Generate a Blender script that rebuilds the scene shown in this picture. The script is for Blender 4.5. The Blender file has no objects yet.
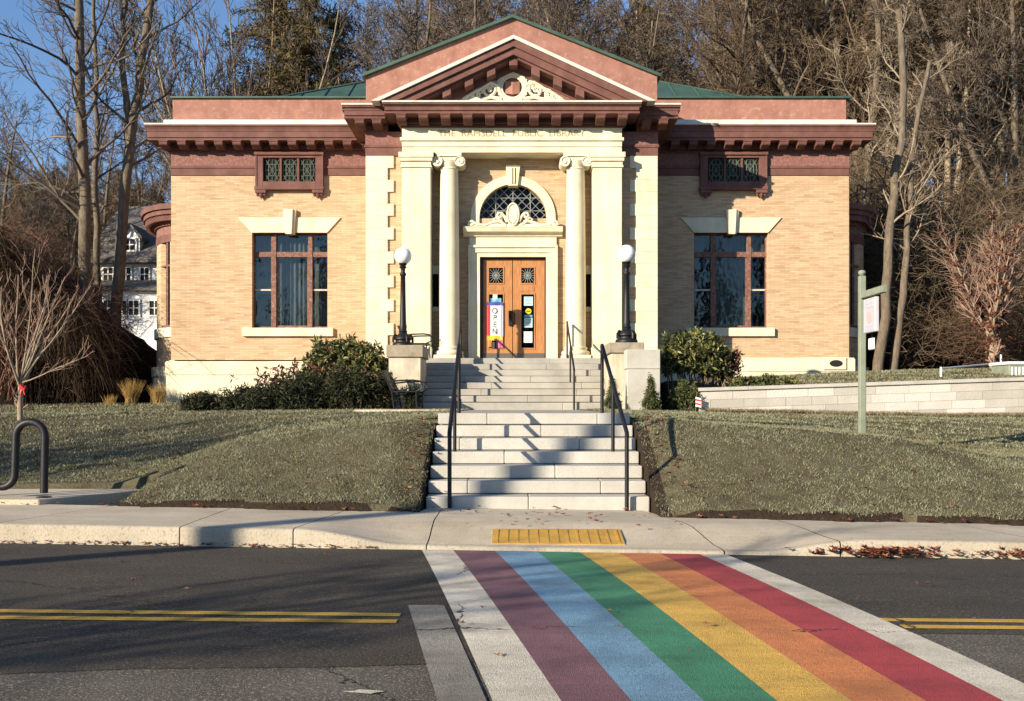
import bpy, math, random
import numpy as np
from mathutils import Vector, Matrix, noise as mnoise
R = math.radians
random.seed(7); RNG = np.random.default_rng(11)

# ------------------------------------------------------------------ camera, light, exposure
sc = bpy.context.scene
COL = sc.collection
EYE = 1.27                                     # eye height above the foot of the stairs
cam = bpy.data.objects.new('camera', bpy.data.cameras.new('camera'))
COL.objects.link(cam)
cam.location = (0, 0, EYE); cam.rotation_euler = (R(90), 0, 0)
cam.data.sensor_width = 36; cam.data.lens = 36*1000/1024
cam.data.shift_y = 54.5/1024
cam.data.clip_start = .1; cam.data.clip_end = 3000
sc.camera = cam
SUN_EL = 18.0; SX, SY = .734, .679             # light travels towards +x, +y
wd = bpy.data.worlds.new('World'); sc.world = wd; wd.use_nodes = True
nt = wd.node_tree; nt.nodes.clear()
wo = nt.nodes.new('ShaderNodeOutputWorld'); bg = nt.nodes.new('ShaderNodeBackground'); sk = nt.nodes.new('ShaderNodeTexSky')
sk.sky_type = 'NISHITA'; sk.sun_disc = False; sk.sun_elevation = R(SUN_EL); sk.sun_rotation = math.atan2(-SX, -SY) % (2*math.pi)
sk.ozone_density = 3.8; sk.air_density = .9; sk.dust_density = .2; sk.altitude = 300
bg.inputs['Strength'].default_value = .102
nt.links.new(sk.outputs[0], bg.inputs[0]); nt.links.new(bg.outputs[0], wo.inputs[0])
sl = bpy.data.objects.new('sun', bpy.data.lights.new('sun', 'SUN')); COL.objects.link(sl)
sl.data.energy = 4.7; sl.data.angle = R(.45); sl.data.color = (1, .865, .67)
ce = math.cos(R(SUN_EL))
sl.rotation_euler = Vector((SX*ce, SY*ce, -math.sin(R(SUN_EL)))).to_track_quat('-Z', 'Y').to_euler()
sl.location = (-20, -20, 20)
vs = sc.view_settings
vs.view_transform = 'Standard'; vs.look = 'None'; vs.gamma = 1; vs.exposure = .95; vs.use_curve_mapping = False
sc.cycles.max_bounces = 6; sc.cycles.diffuse_bounces = 3; sc.cycles.transparent_max_bounces = 8

def X(px, D): return (px-512)/1000*D           # metres across at a distance D
def Z(py, D): return EYE+(405-py)/1000*D       # height at a distance D

# ------------------------------------------------------------------ materials
def mat(name, base, var=None, rough=.8, scale=3, bump=0, bscale=40, detail=6, metallic=0, spec=.4, stretch=(1, 1, 1),
        streak=0, speck=None, speck_scale=120, speck_amt=.3, island=0, transl=0):
    m = bpy.data.materials.new(name); m.use_nodes = True
    n = m.node_tree.nodes; l = m.node_tree.links
    b = n['Principled BSDF']; b.inputs['Roughness'].default_value = rough; b.inputs['Metallic'].default_value = metallic
    b.inputs['Specular IOR Level'].default_value = spec
    tc = n.new('ShaderNodeTexCoord'); mp = n.new('ShaderNodeMapping'); mp.inputs['Scale'].default_value = stretch
    l.new(tc.outputs['Object'], mp.inputs[0]); co = mp.outputs[0]
    cols = [base] + (var or [])
    last = None
    if len(cols) > 1:
        nz = n.new('ShaderNodeTexNoise'); nz.inputs['Scale'].default_value = scale; nz.inputs['Detail'].default_value = detail; nz.inputs['Roughness'].default_value = .65
        l.new(co, nz.inputs['Vector'])
        cr = n.new('ShaderNodeValToRGB'); e = cr.color_ramp.elements
        e[0].position = .3; e[1].position = .7
        e[0].color = (*cols[0], 1); e[1].color = (*cols[-1], 1)
        for i, c in enumerate(cols[1:-1]):
            q = e.new(.3+.4*(i+1)/(len(cols)-1)); q.color = (*c, 1)
        if island:
            gi = n.new('ShaderNodeNewGeometry'); mx = n.new('ShaderNodeMix'); mx.inputs[0].default_value = island
            mx.data_type = 'FLOAT'
            l.new(nz.outputs[0], mx.inputs[2]); l.new(gi.outputs['Random Per Island'], mx.inputs[3]); l.new(mx.outputs[0], cr.inputs[0])
        else: l.new(nz.outputs[0], cr.inputs[0])
        last = cr.outputs[0]
    else:
        rgb = n.new('ShaderNodeRGB'); rgb.outputs[0].default_value = (*base, 1); last = rgb.outputs[0]
    if speck:
        nz = n.new('ShaderNodeTexNoise'); nz.inputs['Scale'].default_value = speck_scale; nz.inputs['Detail'].default_value = 3
        l.new(tc.outputs['Object'], nz.inputs['Vector'])
        r2 = n.new('ShaderNodeMapRange'); r2.inputs[1].default_value = .56; r2.inputs[2].default_value = .7; r2.inputs[4].default_value = speck_amt
        l.new(nz.outputs[0], r2.inputs[0])
        mx = n.new('ShaderNodeMixRGB'); mx.inputs[2].default_value = (*speck, 1)
        l.new(r2.outputs[0], mx.inputs[0]); l.new(last, mx.inputs[1]); last = mx.outputs[0]
    if streak:
        nz = n.new('ShaderNodeTexNoise'); nz.inputs['Scale'].default_value = 1.0; nz.inputs['Detail'].default_value = 5
        m2 = n.new('ShaderNodeMapping'); m2.inputs['Scale'].default_value = (3.5, 3.5, .35)
        l.new(tc.outputs['Object'], m2.inputs[0]); l.new(m2.outputs[0], nz.inputs['Vector'])
        r2 = n.new('ShaderNodeMapRange'); r2.inputs[1].default_value = .45; r2.inputs[2].default_value = .75; r2.inputs[4].default_value = streak
        l.new(nz.outputs[0], r2.inputs[0])
        mx = n.new('ShaderNodeMixRGB'); mx.blend_type = 'MULTIPLY'; mx.inputs[2].default_value = (.45, .4, .33, 1)
        l.new(r2.outputs[0], mx.inputs[0]); l.new(last, mx.inputs[1]); last = mx.outputs[0]
    l.new(last, b.inputs['Base Color'])
    if bump:
        nz = n.new('ShaderNodeTexNoise'); nz.inputs['Scale'].default_value = bscale; nz.inputs['Detail'].default_value = 5
        l.new(tc.outputs['Object'], nz.inputs['Vector'])
        bp = n.new('ShaderNodeBump'); bp.inputs['Strength'].default_value = bump; bp.inputs['Distance'].default_value = .02
        l.new(nz.outputs[0], bp.inputs['Height']); l.new(bp.outputs[0], b.inputs['Normal'])
    if transl:
        out = n['Material Output']; tr = n.new('ShaderNodeBsdfTranslucent'); ms = n.new('ShaderNodeMixShader'); ms.inputs[0].default_value = transl
        l.new(last, tr.inputs[0]); l.new(b.outputs[0], ms.inputs[1]); l.new(tr.outputs[0], ms.inputs[2]); l.new(ms.outputs[0], out.inputs[0])
    return m

def brick_mat(name, side=False):
    m = bpy.data.materials.new(name); m.use_nodes = True
    n = m.node_tree.nodes; l = m.node_tree.links; b = n['Principled BSDF']; b.inputs['Roughness'].default_value = .85
    tc = n.new('ShaderNodeTexCoord'); sp = n.new('ShaderNodeSeparateXYZ'); cb = n.new('ShaderNodeCombineXYZ')
    l.new(tc.outputs['Object'], sp.inputs[0])
    ad = n.new('ShaderNodeMath'); ad.operation = 'ADD'; l.new(sp.outputs['X'], ad.inputs[0]); l.new(sp.outputs['Y'], ad.inputs[1])
    l.new(ad.outputs[0], cb.inputs[0]); l.new(sp.outputs['Z'], cb.inputs[1])
    br = n.new('ShaderNodeTexBrick'); l.new(cb.outputs[0], br.inputs['Vector'])
    br.inputs['Scale'].default_value = 1; br.inputs['Brick Width'].default_value = .30; br.inputs['Row Height'].default_value = .052
    br.inputs['Mortar Size'].default_value = .0045; br.inputs['Bias'].default_value = 0
    br.inputs['Color1'].default_value = (1, 1, 1, 1); br.inputs['Color2'].default_value = (0, 0, 0, 1); br.inputs['Mortar'].default_value = (.5, .5, .5, 1)
    # stretched mottling: groups of bricks with browner tone
    mp = n.new('ShaderNodeMapping'); mp.inputs['Scale'].default_value = (1.1, 9, 1); l.new(cb.outputs[0], mp.inputs[0])
    nz = n.new('ShaderNodeTexNoise'); nz.inputs['Scale'].default_value = 1.6; nz.inputs['Detail'].default_value = 6; nz.inputs['Roughness'].default_value = .7; l.new(mp.outputs[0], nz.inputs['Vector'])
    mx = n.new('ShaderNodeMix'); mx.data_type = 'FLOAT'; mx.inputs[0].default_value = .38
    l.new(nz.outputs[0], mx.inputs[2]); l.new(br.outputs['Color'], mx.inputs[3])
    cr = n.new('ShaderNodeValToRGB'); l.new(mx.outputs[0], cr.inputs[0]); e = cr.color_ramp.elements
    e[0].position = .16; e[0].color = (.30, .18, .095, 1); e[1].position = .8; e[1].color = (.62, .455, .295, 1)
    q = e.new(.36); q.color = (.48, .325, .19, 1); q = e.new(.55); q.color = (.55, .39, .24, 1)
    mm = n.new('ShaderNodeMixRGB'); mm.inputs[2].default_value = (.36, .27, .17, 1)
    l.new(br.outputs['Fac'], mm.inputs[0]); l.new(cr.outputs[0], mm.inputs[1])
    # large weather stains
    n2 = n.new('ShaderNodeTexNoise'); n2.inputs['Scale'].default_value = .55; n2.inputs['Detail'].default_value = 7; l.new(tc.outputs['Object'], n2.inputs['Vector'])
    rr = n.new('ShaderNodeMapRange'); rr.inputs[1].default_value = .5; rr.inputs[2].default_value = .75; rr.inputs[4].default_value = .35; l.new(n2.outputs[0], rr.inputs[0])
    m3 = n.new('ShaderNodeMixRGB'); m3.blend_type = 'MULTIPLY'; m3.inputs[2].default_value = (.75, .62, .5, 1)
    l.new(rr.outputs[0], m3.inputs[0]); l.new(mm.outputs[0], m3.inputs[1]); l.new(m3.outputs[0], b.inputs['Base Color'])
    bp = n.new('ShaderNodeBump'); bp.inputs['Strength'].default_value = .5; bp.inputs['Distance'].default_value = .01; bp.invert = True
    l.new(br.outputs['Fac'], bp.inputs['Height']); l.new(bp.outputs[0], b.inputs['Normal'])
    return m

def glass_mat(name, tint=(.70, .72, .70), rough=.03, ior=1.5):
    m = bpy.data.materials.new(name); m.use_nodes = True; n = m.node_tree.nodes; l = m.node_tree.links
    n.remove(n['Principled BSDF']); out = n['Material Output']
    tr = n.new('ShaderNodeBsdfTransparent'); tr.inputs[0].default_value = (*tint, 1)
    gl = n.new('ShaderNodeBsdfGlossy'); gl.inputs['Roughness'].default_value = rough; gl.inputs[0].default_value = (.9, .95, 1, 1)
    nz = n.new('ShaderNodeTexNoise'); nz.inputs['Scale'].default_value = 2.2; bp = n.new('ShaderNodeBump'); bp.inputs['Strength'].default_value = .35; bp.inputs['Distance'].default_value = .02
    tc = n.new('ShaderNodeTexCoord'); l.new(tc.outputs['Object'], nz.inputs['Vector']); l.new(nz.outputs[0], bp.inputs['Height']); l.new(bp.outputs[0], gl.inputs['Normal'])
    fr = n.new('ShaderNodeFresnel'); ge = n.new('ShaderNodeNewGeometry'); mi_ = n.new('ShaderNodeMix'); mi_.data_type = 'FLOAT'
    mi_.inputs[2].default_value = ior; mi_.inputs[3].default_value = 1/ior; l.new(ge.outputs['Backfacing'], mi_.inputs[0]); l.new(mi_.outputs[0], fr.inputs[0])
    mx = n.new('ShaderNodeMixShader'); l.new(fr.outputs[0], mx.inputs[0]); l.new(tr.outputs[0], mx.inputs[1]); l.new(gl.outputs[0], mx.inputs[2]); l.new(mx.outputs[0], out.inputs[0])
    return m

M = {}
M['brick'] = brick_mat('tan brick')
M['cream'] = mat('cream stone', (.60, .53, .36), [(.70, .63, .45), (.76, .70, .52)], rough=.75, scale=1.2, bump=.25, bscale=30, streak=.25)
M['cream2'] = mat('cream carving', (.58, .54, .40), [(.72, .68, .53)], rough=.8, scale=6, bump=.3, bscale=40)
M['letter'] = mat('letter cut shade', (.34, .27, .15), rough=.9)  # cuts are not modelled; their shade is painted as darker stone
M['red'] = mat('brownstone cornice', (.11, .048, .038), [(.15, .066, .053), (.195, .09, .072)], rough=.8, scale=2.5, bump=.3, bscale=25, streak=.3)
M['frieze'] = mat('rough brownstone frieze', (.15, .066, .054), [(.205, .092, .076), (.27, .135, .112)], rough=.85, scale=14, bump=.5, bscale=30, speck=(.5, .38, .33), speck_scale=25, speck_amt=.25)
M['salmon'] = mat('salmon parapet', (.26, .12, .088), [(.31, .148, .11), (.36, .18, .135)], rough=.85, scale=3, bump=.4, bscale=30, speck=(.5, .38, .31), speck_scale=7, speck_amt=.3, streak=.35)
M['white'] = mat('white flashing', (.56, .53, .46), [(.66, .63, .55)], rough=.6, scale=3, streak=.4)
M['copper'] = mat('green metal roof', (.026, .055, .040), [(.040, .082, .060), (.055, .105, .08)], rough=.5, scale=1.5, spec=.5)
M['dark'] = mat('dark interior', (.012, .012, .013), rough=.9)
M['winframe'] = mat('weathered red window paint', (.12, .052, .038), [(.17, .078, .056), (.24, .125, .092)], rough=.7, scale=9, speck=(.5, .42, .34), speck_scale=14, speck_amt=.4)
M['glass'] = glass_mat('window glass')
M['glass2'] = glass_mat('dark door glass', (.25, .27, .28), ior=1.26)
M['curtain'] = mat('pale curtain', (.07, .08, .08), [(.24, .27, .27), (.13, .15, .15)], rough=.9, scale=2.2, stretch=(3, 3, .7))
M['lead'] = mat('lead lattice', (.32, .34, .33), rough=.5, metallic=.3)
M['wood'] = mat('varnished oak', (.30, .125, .042), [(.40, .18, .065), (.48, .24, .095)], rough=.45, scale=4, stretch=(8, 8, .8))
M['iron'] = mat('black iron', (.006, .006, .008), [(.011, .011, .013)], rough=.5, scale=12, bump=.1, spec=.35)
M['steel'] = mat('grey kick plate', (.16, .14, .12), rough=.5, metallic=.6)
M['granite'] = mat('pale granite', (.40, .385, .345), [(.47, .455, .41), (.53, .51, .46)], rough=.85, scale=1.5, bump=.3, bscale=60, speck=(.25, .24, .22), speck_scale=90, speck_amt=.35, streak=.1)
M['granite2'] = mat('weathered granite', (.26, .25, .22), [(.36, .345, .305), (.44, .42, .37)], rough=.85, scale=1.3, bump=.3, bscale=60, speck=(.2, .19, .17), speck_scale=70, speck_amt=.4)
M['conc'] = mat('sidewalk concrete', (.44, .37, .265), [(.53, .455, .34), (.61, .53, .40)], rough=.9, scale=1.1, detail=9, bump=.35, bscale=70, speck=(.14, .12, .1), speck_scale=45, speck_amt=.35)
M['conc2'] = mat('warm kerb concrete', (.36, .31, .235), [(.46, .41, .32)], rough=.9, scale=2.5, detail=9, bump=.4, bscale=50, speck=(.16, .13, .1), speck_scale=30, speck_amt=.5)
M['wall'] = mat('cast block', (.38, .36, .31), [(.47, .445, .395), (.54, .515, .465)], rough=.9, scale=1.6, bump=.5, bscale=25, island=.45)
M['cap'] = mat('mossy stone cap', (.20, .165, .12), [(.29, .245, .18), (.36, .31, .23)], rough=.9, scale=4, bump=.4, bscale=30)
M['globe'] = mat('milk glass globe', (.84, .84, .83), rough=.25, spec=.6)
def add_wear(m, aggr=(.05, .045, .04), amt=.5, lo=.50, hi=.66, track=.35, tcol=(.35, .33, .3)):
    """aggregate showing through, dirt dragged along the traffic direction (x) and blotches"""
    n = m.node_tree.nodes; l = m.node_tree.links; b = n['Principled BSDF']; src = b.inputs['Base Color'].links[0].from_socket
    tc = n.new('ShaderNodeTexCoord')
    def noise(scale, det, st=(1, 1, 1), rough=.6):
        mp = n.new('ShaderNodeMapping'); mp.inputs['Scale'].default_value = st; l.new(tc.outputs['Object'], mp.inputs[0])
        z = n.new('ShaderNodeTexNoise'); z.inputs['Scale'].default_value = scale; z.inputs['Detail'].default_value = det; z.inputs['Roughness'].default_value = rough; l.new(mp.outputs[0], z.inputs['Vector']); return z.outputs[0]
    def mr(s, a0, a1, t1):
        r = n.new('ShaderNodeMapRange'); r.inputs[1].default_value = a0; r.inputs[2].default_value = a1; r.inputs[4].default_value = t1; l.new(s, r.inputs[0]); return r.outputs[0]
    def mix(f, s, c, mode='MIX'):
        x = n.new('ShaderNodeMixRGB'); x.blend_type = mode; x.inputs[2].default_value = (*c, 1); l.new(f, x.inputs[0]); l.new(s, x.inputs[1]); return x.outputs[0]
    src = mix(mr(noise(.9, 8, (.28, 2.2, 1), .7), .42, .72, track), src, tcol, 'MULTIPLY')
    src = mix(mr(noise(2.6, 10, (1, 1, 1), .75), .5, .78, track*.9), src, tcol, 'MULTIPLY')
    src = mix(mr(noise(75, 4, rough=.7), lo, hi, amt), src, aggr)
    l.new(src, b.inputs['Base Color'])
def road_mat(name, base, hi, low, crack=True):
    m = mat(name, low, [base, hi], rough=.92, scale=.8, detail=12, bump=.9, bscale=150, spec=.3)
    add_wear(m, (hi[0]*3.2, hi[1]*3.1, hi[2]*2.9), .85, .52, .66, .6, (.45, .42, .38))
    if crack: add_cracks(m)
    return m
def add_cracks(m, scale=.2, col=(.014, .013, .012), width=.0026):
    n = m.node_tree.nodes; l = m.node_tree.links; b = n['Principled BSDF']
    src = b.inputs['Base Color'].links[0].from_socket
    tc = n.new('ShaderNodeTexCoord'); nz = n.new('ShaderNodeTexNoise'); nz.inputs['Scale'].default_value = 1.6; nz.inputs['Detail'].default_value = 8; nz.inputs['Roughness'].default_value = .7
    l.new(tc.outputs['Object'], nz.inputs['Vector'])
    mx = n.new('ShaderNodeMixRGB'); mx.blend_type = 'ADD'; mx.inputs[0].default_value = .55; l.new(tc.outputs['Object'], mx.inputs[1]); l.new(nz.outputs['Color'], mx.inputs[2])
    vo = n.new('ShaderNodeTexVoronoi'); vo.feature = 'DISTANCE_TO_EDGE'; vo.inputs['Scale'].default_value = scale; l.new(mx.outputs[0], vo.inputs['Vector'])
    n2 = n.new('ShaderNodeTexNoise'); n2.inputs['Scale'].default_value = 1.1; n2.inputs['Detail'].default_value = 4; l.new(tc.outputs['Object'], n2.inputs['Vector'])
    r = n.new('ShaderNodeMapRange'); r.inputs[1].default_value = .45; r.inputs[2].default_value = .65; r.inputs[4].default_value = width; l.new(n2.outputs[0], r.inputs[0])
    lt = n.new('ShaderNodeMath'); lt.operation = 'LESS_THAN'; l.new(vo.outputs['Distance'], lt.inputs[0]); l.new(r.outputs[0], lt.inputs[1])
    m2 = n.new('ShaderNodeMixRGB'); m2.inputs[2].default_value = (*col, 1); l.new(lt.outputs[0], m2.inputs[0]); l.new(src, m2.inputs[1]); l.new(m2.outputs[0], b.inputs['Base Color'])
for k_ in ('conc', 'conc2', 'granite', 'granite2'): add_wear(M[k_], (.16, .14, .115), .35, .55, .7, .5 if k_ == 'conc' else .3, (.58, .53, .46))
M['asph'] = road_mat('newer dark asphalt', (.056, .048, .038), (.075, .065, .052), (.040, .034, .028))
M['asph2'] = road_mat('older grey asphalt', (.105, .093, .076), (.155, .138, .115), (.072, .063, .051))
def paint(name, c, wear=.3):
    d = tuple(v*.70 for v in c); h = tuple(min(1, v*1.15) for v in c)
    m = mat(name, d, [c, h], rough=.85, scale=2.3, detail=12, bump=.9, bscale=130)
    add_wear(m, tuple(.04+.28*v for v in c), min(.95, wear+.42), .47, .66, .50+.3*wear, (.40, .36, .31))
    add_cracks(m, .27, (.03, .028, .026), .0036)
    return m
M['p_white'] = paint('white road paint', (.80, .73, .59), .12); M['p_old'] = paint('worn white road paint', (.36, .335, .28), .75)
M['p_purple'] = paint('purple road paint', (.24, .115, .14), .45); M['p_blue'] = paint('blue road paint', (.20, .39, .55), .4)
M['p_green'] = paint('green road paint', (.06, .30, .155), .45); M['p_yellow'] = paint('yellow road paint', (.86, .52, .10), .35)
M['p_orange'] = paint('orange road paint', (.78, .27, .09), .35); M['p_red'] = paint('red road paint', (.52, .06, .07), .4)
M['line'] = paint('yellow line paint', (.70, .43, .06), .25)
M['tactile'] = mat('yellow tactile plate', (.34, .19, .035), [(.46, .265, .05), (.55, .32, .06)], rough=.8, scale=5)
M['lawn'] = mat('lawn soil and turf', (.06, .047, .028), [(.10, .088, .053), (.115, .11, .068)], rough=1, scale=4, detail=10, bump=1, bscale=28, spec=.1)
M['hill'] = mat('leaf litter hillside', (.060, .040, .024), [(.095, .065, .04), (.12, .085, .05)], rough=1, scale=1.2, detail=10, bump=1, bscale=3, spec=.1)
M['vine'] = mat('vines with shade in colour', (.03, .02, .013), [(.06, .04, .026), (.11, .075, .048)], rough=1, scale=1.5, spec=.1, island=.6)  # twig browns darkened, so the bank's shade sits in the colour
M['dry'] = mat('dry wall foot grass', (.13, .10, .055), [(.19, .155, .09), (.25, .21, .13)], rough=.9, scale=5, spec=.1, island=.6)
M['core'] = mat('undergrowth in painted shade', (.010, .008, .006), [(.02, .014, .01)], rough=1, scale=6, bump=1, bscale=10, spec=.05)  # near black: the thicket's deep shade is painted in
M['soil'] = mat('mulch and sod edge shade', (.022, .016, .012), [(.045, .032, .022)], rough=1, scale=20, bump=1, bscale=40, spec=.1)  # mulch and soil; also paints the shadow line behind the sidewalk
M['grass'] = mat('grass blades', (.11, .09, .048), [(.155, .145, .082), (.215, .22, .135), (.31, .32, .22)], rough=.9, scale=1.3, detail=9, spec=.15, island=.36)
M['straw'] = mat('straw grass', (.30, .19, .06), [(.42, .28, .10)], rough=.9, scale=5, spec=.15, island=.7)
M['leafred'] = mat('fallen maple leaves', (.17, .045, .025), [(.30, .075, .04), (.36, .16, .08)], rough=.9, scale=5, island=.8)
M['rhodo'] = mat('glossy evergreen leaves', (.022, .03, .010), [(.055, .075, .02), (.13, .145, .04), (.24, .22, .08)], rough=.5, scale=5, island=.7, spec=.4, transl=.12)
M['juniper'] = mat('dark juniper sprays', (.010, .014, .007), [(.024, .03, .013), (.05, .052, .024)], rough=.8, scale=5, island=.7, spec=.2)
M['box'] = mat('small evergreen sprays', (.03, .042, .014), [(.06, .075, .025), (.10, .11, .04)], rough=.8, scale=5, island=.7, spec=.2)
M['sapling'] = mat('reddish tan young bark', (.20, .115, .08), [(.30, .19, .14), (.38, .26, .2)], rough=.9, scale=6)
M['redleaf'] = mat('russet leaves', (.06, .024, .015), [(.12, .05, .03), (.19, .095, .065)], rough=.85, scale=5, island=.8, spec=.2)
M['bark'] = mat('grey brown bark', (.085, .066, .048), [(.14, .112, .082), (.20, .165, .125)], rough=.95, scale=3, stretch=(4, 4, 1), bump=.9, bscale=14, spec=.15)
M['barkpale'] = mat('pale tan bark', (.18, .14, .10), [(.27, .215, .155), (.36, .30, .225)], rough=.95, scale=3, stretch=(3, 3, 1), bump=.8, bscale=12, spec=.15)
M['twig'] = mat('brown twigs', (.075, .058, .045), [(.125, .098, .076), (.19, .155, .125)], rough=.95, scale=.8, spec=.1, island=.5)
M['twigdark'] = mat('dark brown twigs', (.07, .048, .032), [(.12, .085, .055), (.17, .125, .085)], rough=.95, scale=.8, spec=.1, island=.5)
M['twigred'] = mat('reddish twigs', (.10, .046, .032), [(.165, .08, .056), (.25, .15, .11)], rough=.9, scale=2, spec=.1, island=.5)
M['twigtan'] = mat('tan twigs', (.10, .072, .045), [(.17, .125, .08), (.27, .21, .14)], rough=.95, scale=.8, spec=.1, island=.6)
M['needle'] = mat('pine needles', (.02, .035, .014), [(.04, .06, .022), (.07, .085, .03)], rough=.8, scale=.6, spec=.2, island=.5)
M['needleb'] = mat('browned needles', (.055, .042, .018), [(.10, .076, .032), (.15, .115, .055)], rough=.85, scale=.6, spec=.15, island=.5)
M['housew'] = mat('white clapboard', (.70, .70, .68), [(.80, .80, .78)], rough=.8, scale=.7, streak=.2)
M['shingle'] = mat('grey shingles', (.11, .10, .09), [(.17, .155, .14)], rough=.95, scale=5, bump=.6, bscale=10)
M['sage'] = mat('sage painted timber', (.18, .21, .155), [(.26, .29, .22)], rough=.7, scale=6, streak=.35)
M['signface'] = mat('sign panel', (.38, .37, .39), [(.50, .49, .52)], rough=.6, scale=3)
M['pinkish'] = mat('faded pink print', (.50, .36, .38), rough=.6)
M['ribbon'] = mat('red ribbon', (.55, .04, .035), rough=.6)
def flat(name, c, rough=.6): M[name] = mat(name, c, rough=rough)
flat('f_white', (.75, .75, .74)); flat('f_red', (.62, .03, .05)); flat('f_blue', (.06, .06, .28)); flat('f_yellow', (.72, .42, .03)); flat('f_pink', (.6, .12, .28)); flat('f_black', (.02, .02, .02)); flat('f_cyan', (.42, .62, .62)); flat('f_dot', (.65, .52, .02)); flat('f_lilac', (.42, .42, .55)); flat('f_ink', (.10, .12, .2)); flat('f_orange', (.68, .2, .04)); flat('f_sky', (.08, .35, .5))

# ------------------------------------------------------------------ helpers
ORG = {}
def tag(o, label=None, cat=None, group=None, kind=None):
    if label: o['label'] = label
    if cat: o['category'] = cat
    if group: o['group'] = group
    if kind: o['kind'] = kind
    return o
def thing(name, label, cat, loc=(0, 0, 0), group=None, rz=0):
    o = bpy.data.objects.new(name, None); COL.objects.link(o); o.location = loc; o.rotation_euler.z = rz
    o.empty_display_size = .3; ORG[o] = Vector(loc) if rz == 0 else Vector((0, 0, 0))
    return tag(o, label, cat, group)
def link(o, parent=None):
    COL.objects.link(o)
    if parent is not None: o.parent = parent
    return o
def np_mesh(name, V, F, m, parent=None, smooth=False):
    """V (n,3) array, F (k,4) or (k,3) array -> one mesh object; V given in world space (parent's origin removed)."""
    V = np.asarray(V, dtype=np.float32); F = np.asarray(F, dtype=np.int32)
    if parent is not None:
        og = ORG.get(parent)
        if og is not None: V = V-np.array(og, dtype=np.float32)
    me = bpy.data.meshes.new(name); k = F.shape[1]
    me.vertices.add(len(V)); me.vertices.foreach_set('co', V.ravel())
    me.loops.add(F.size); me.loops.foreach_set('vertex_index', F.ravel())
    me.polygons.add(len(F)); me.polygons.foreach_set('loop_start', np.arange(0, F.size, k, dtype=np.int32)); me.polygons.foreach_set('loop_total', np.full(len(F), k, dtype=np.int32))
    if smooth: me.polygons.foreach_set('use_smooth', np.ones(len(F), dtype=bool))
    me.materials.append(m); me.update(calc_edges=True); me.validate()
    o = bpy.data.objects.new(name, me); link(o, parent)
    if parent is not None: ORG[o] = ORG.get(parent, Vector((0, 0, 0)))
    return o
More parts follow.
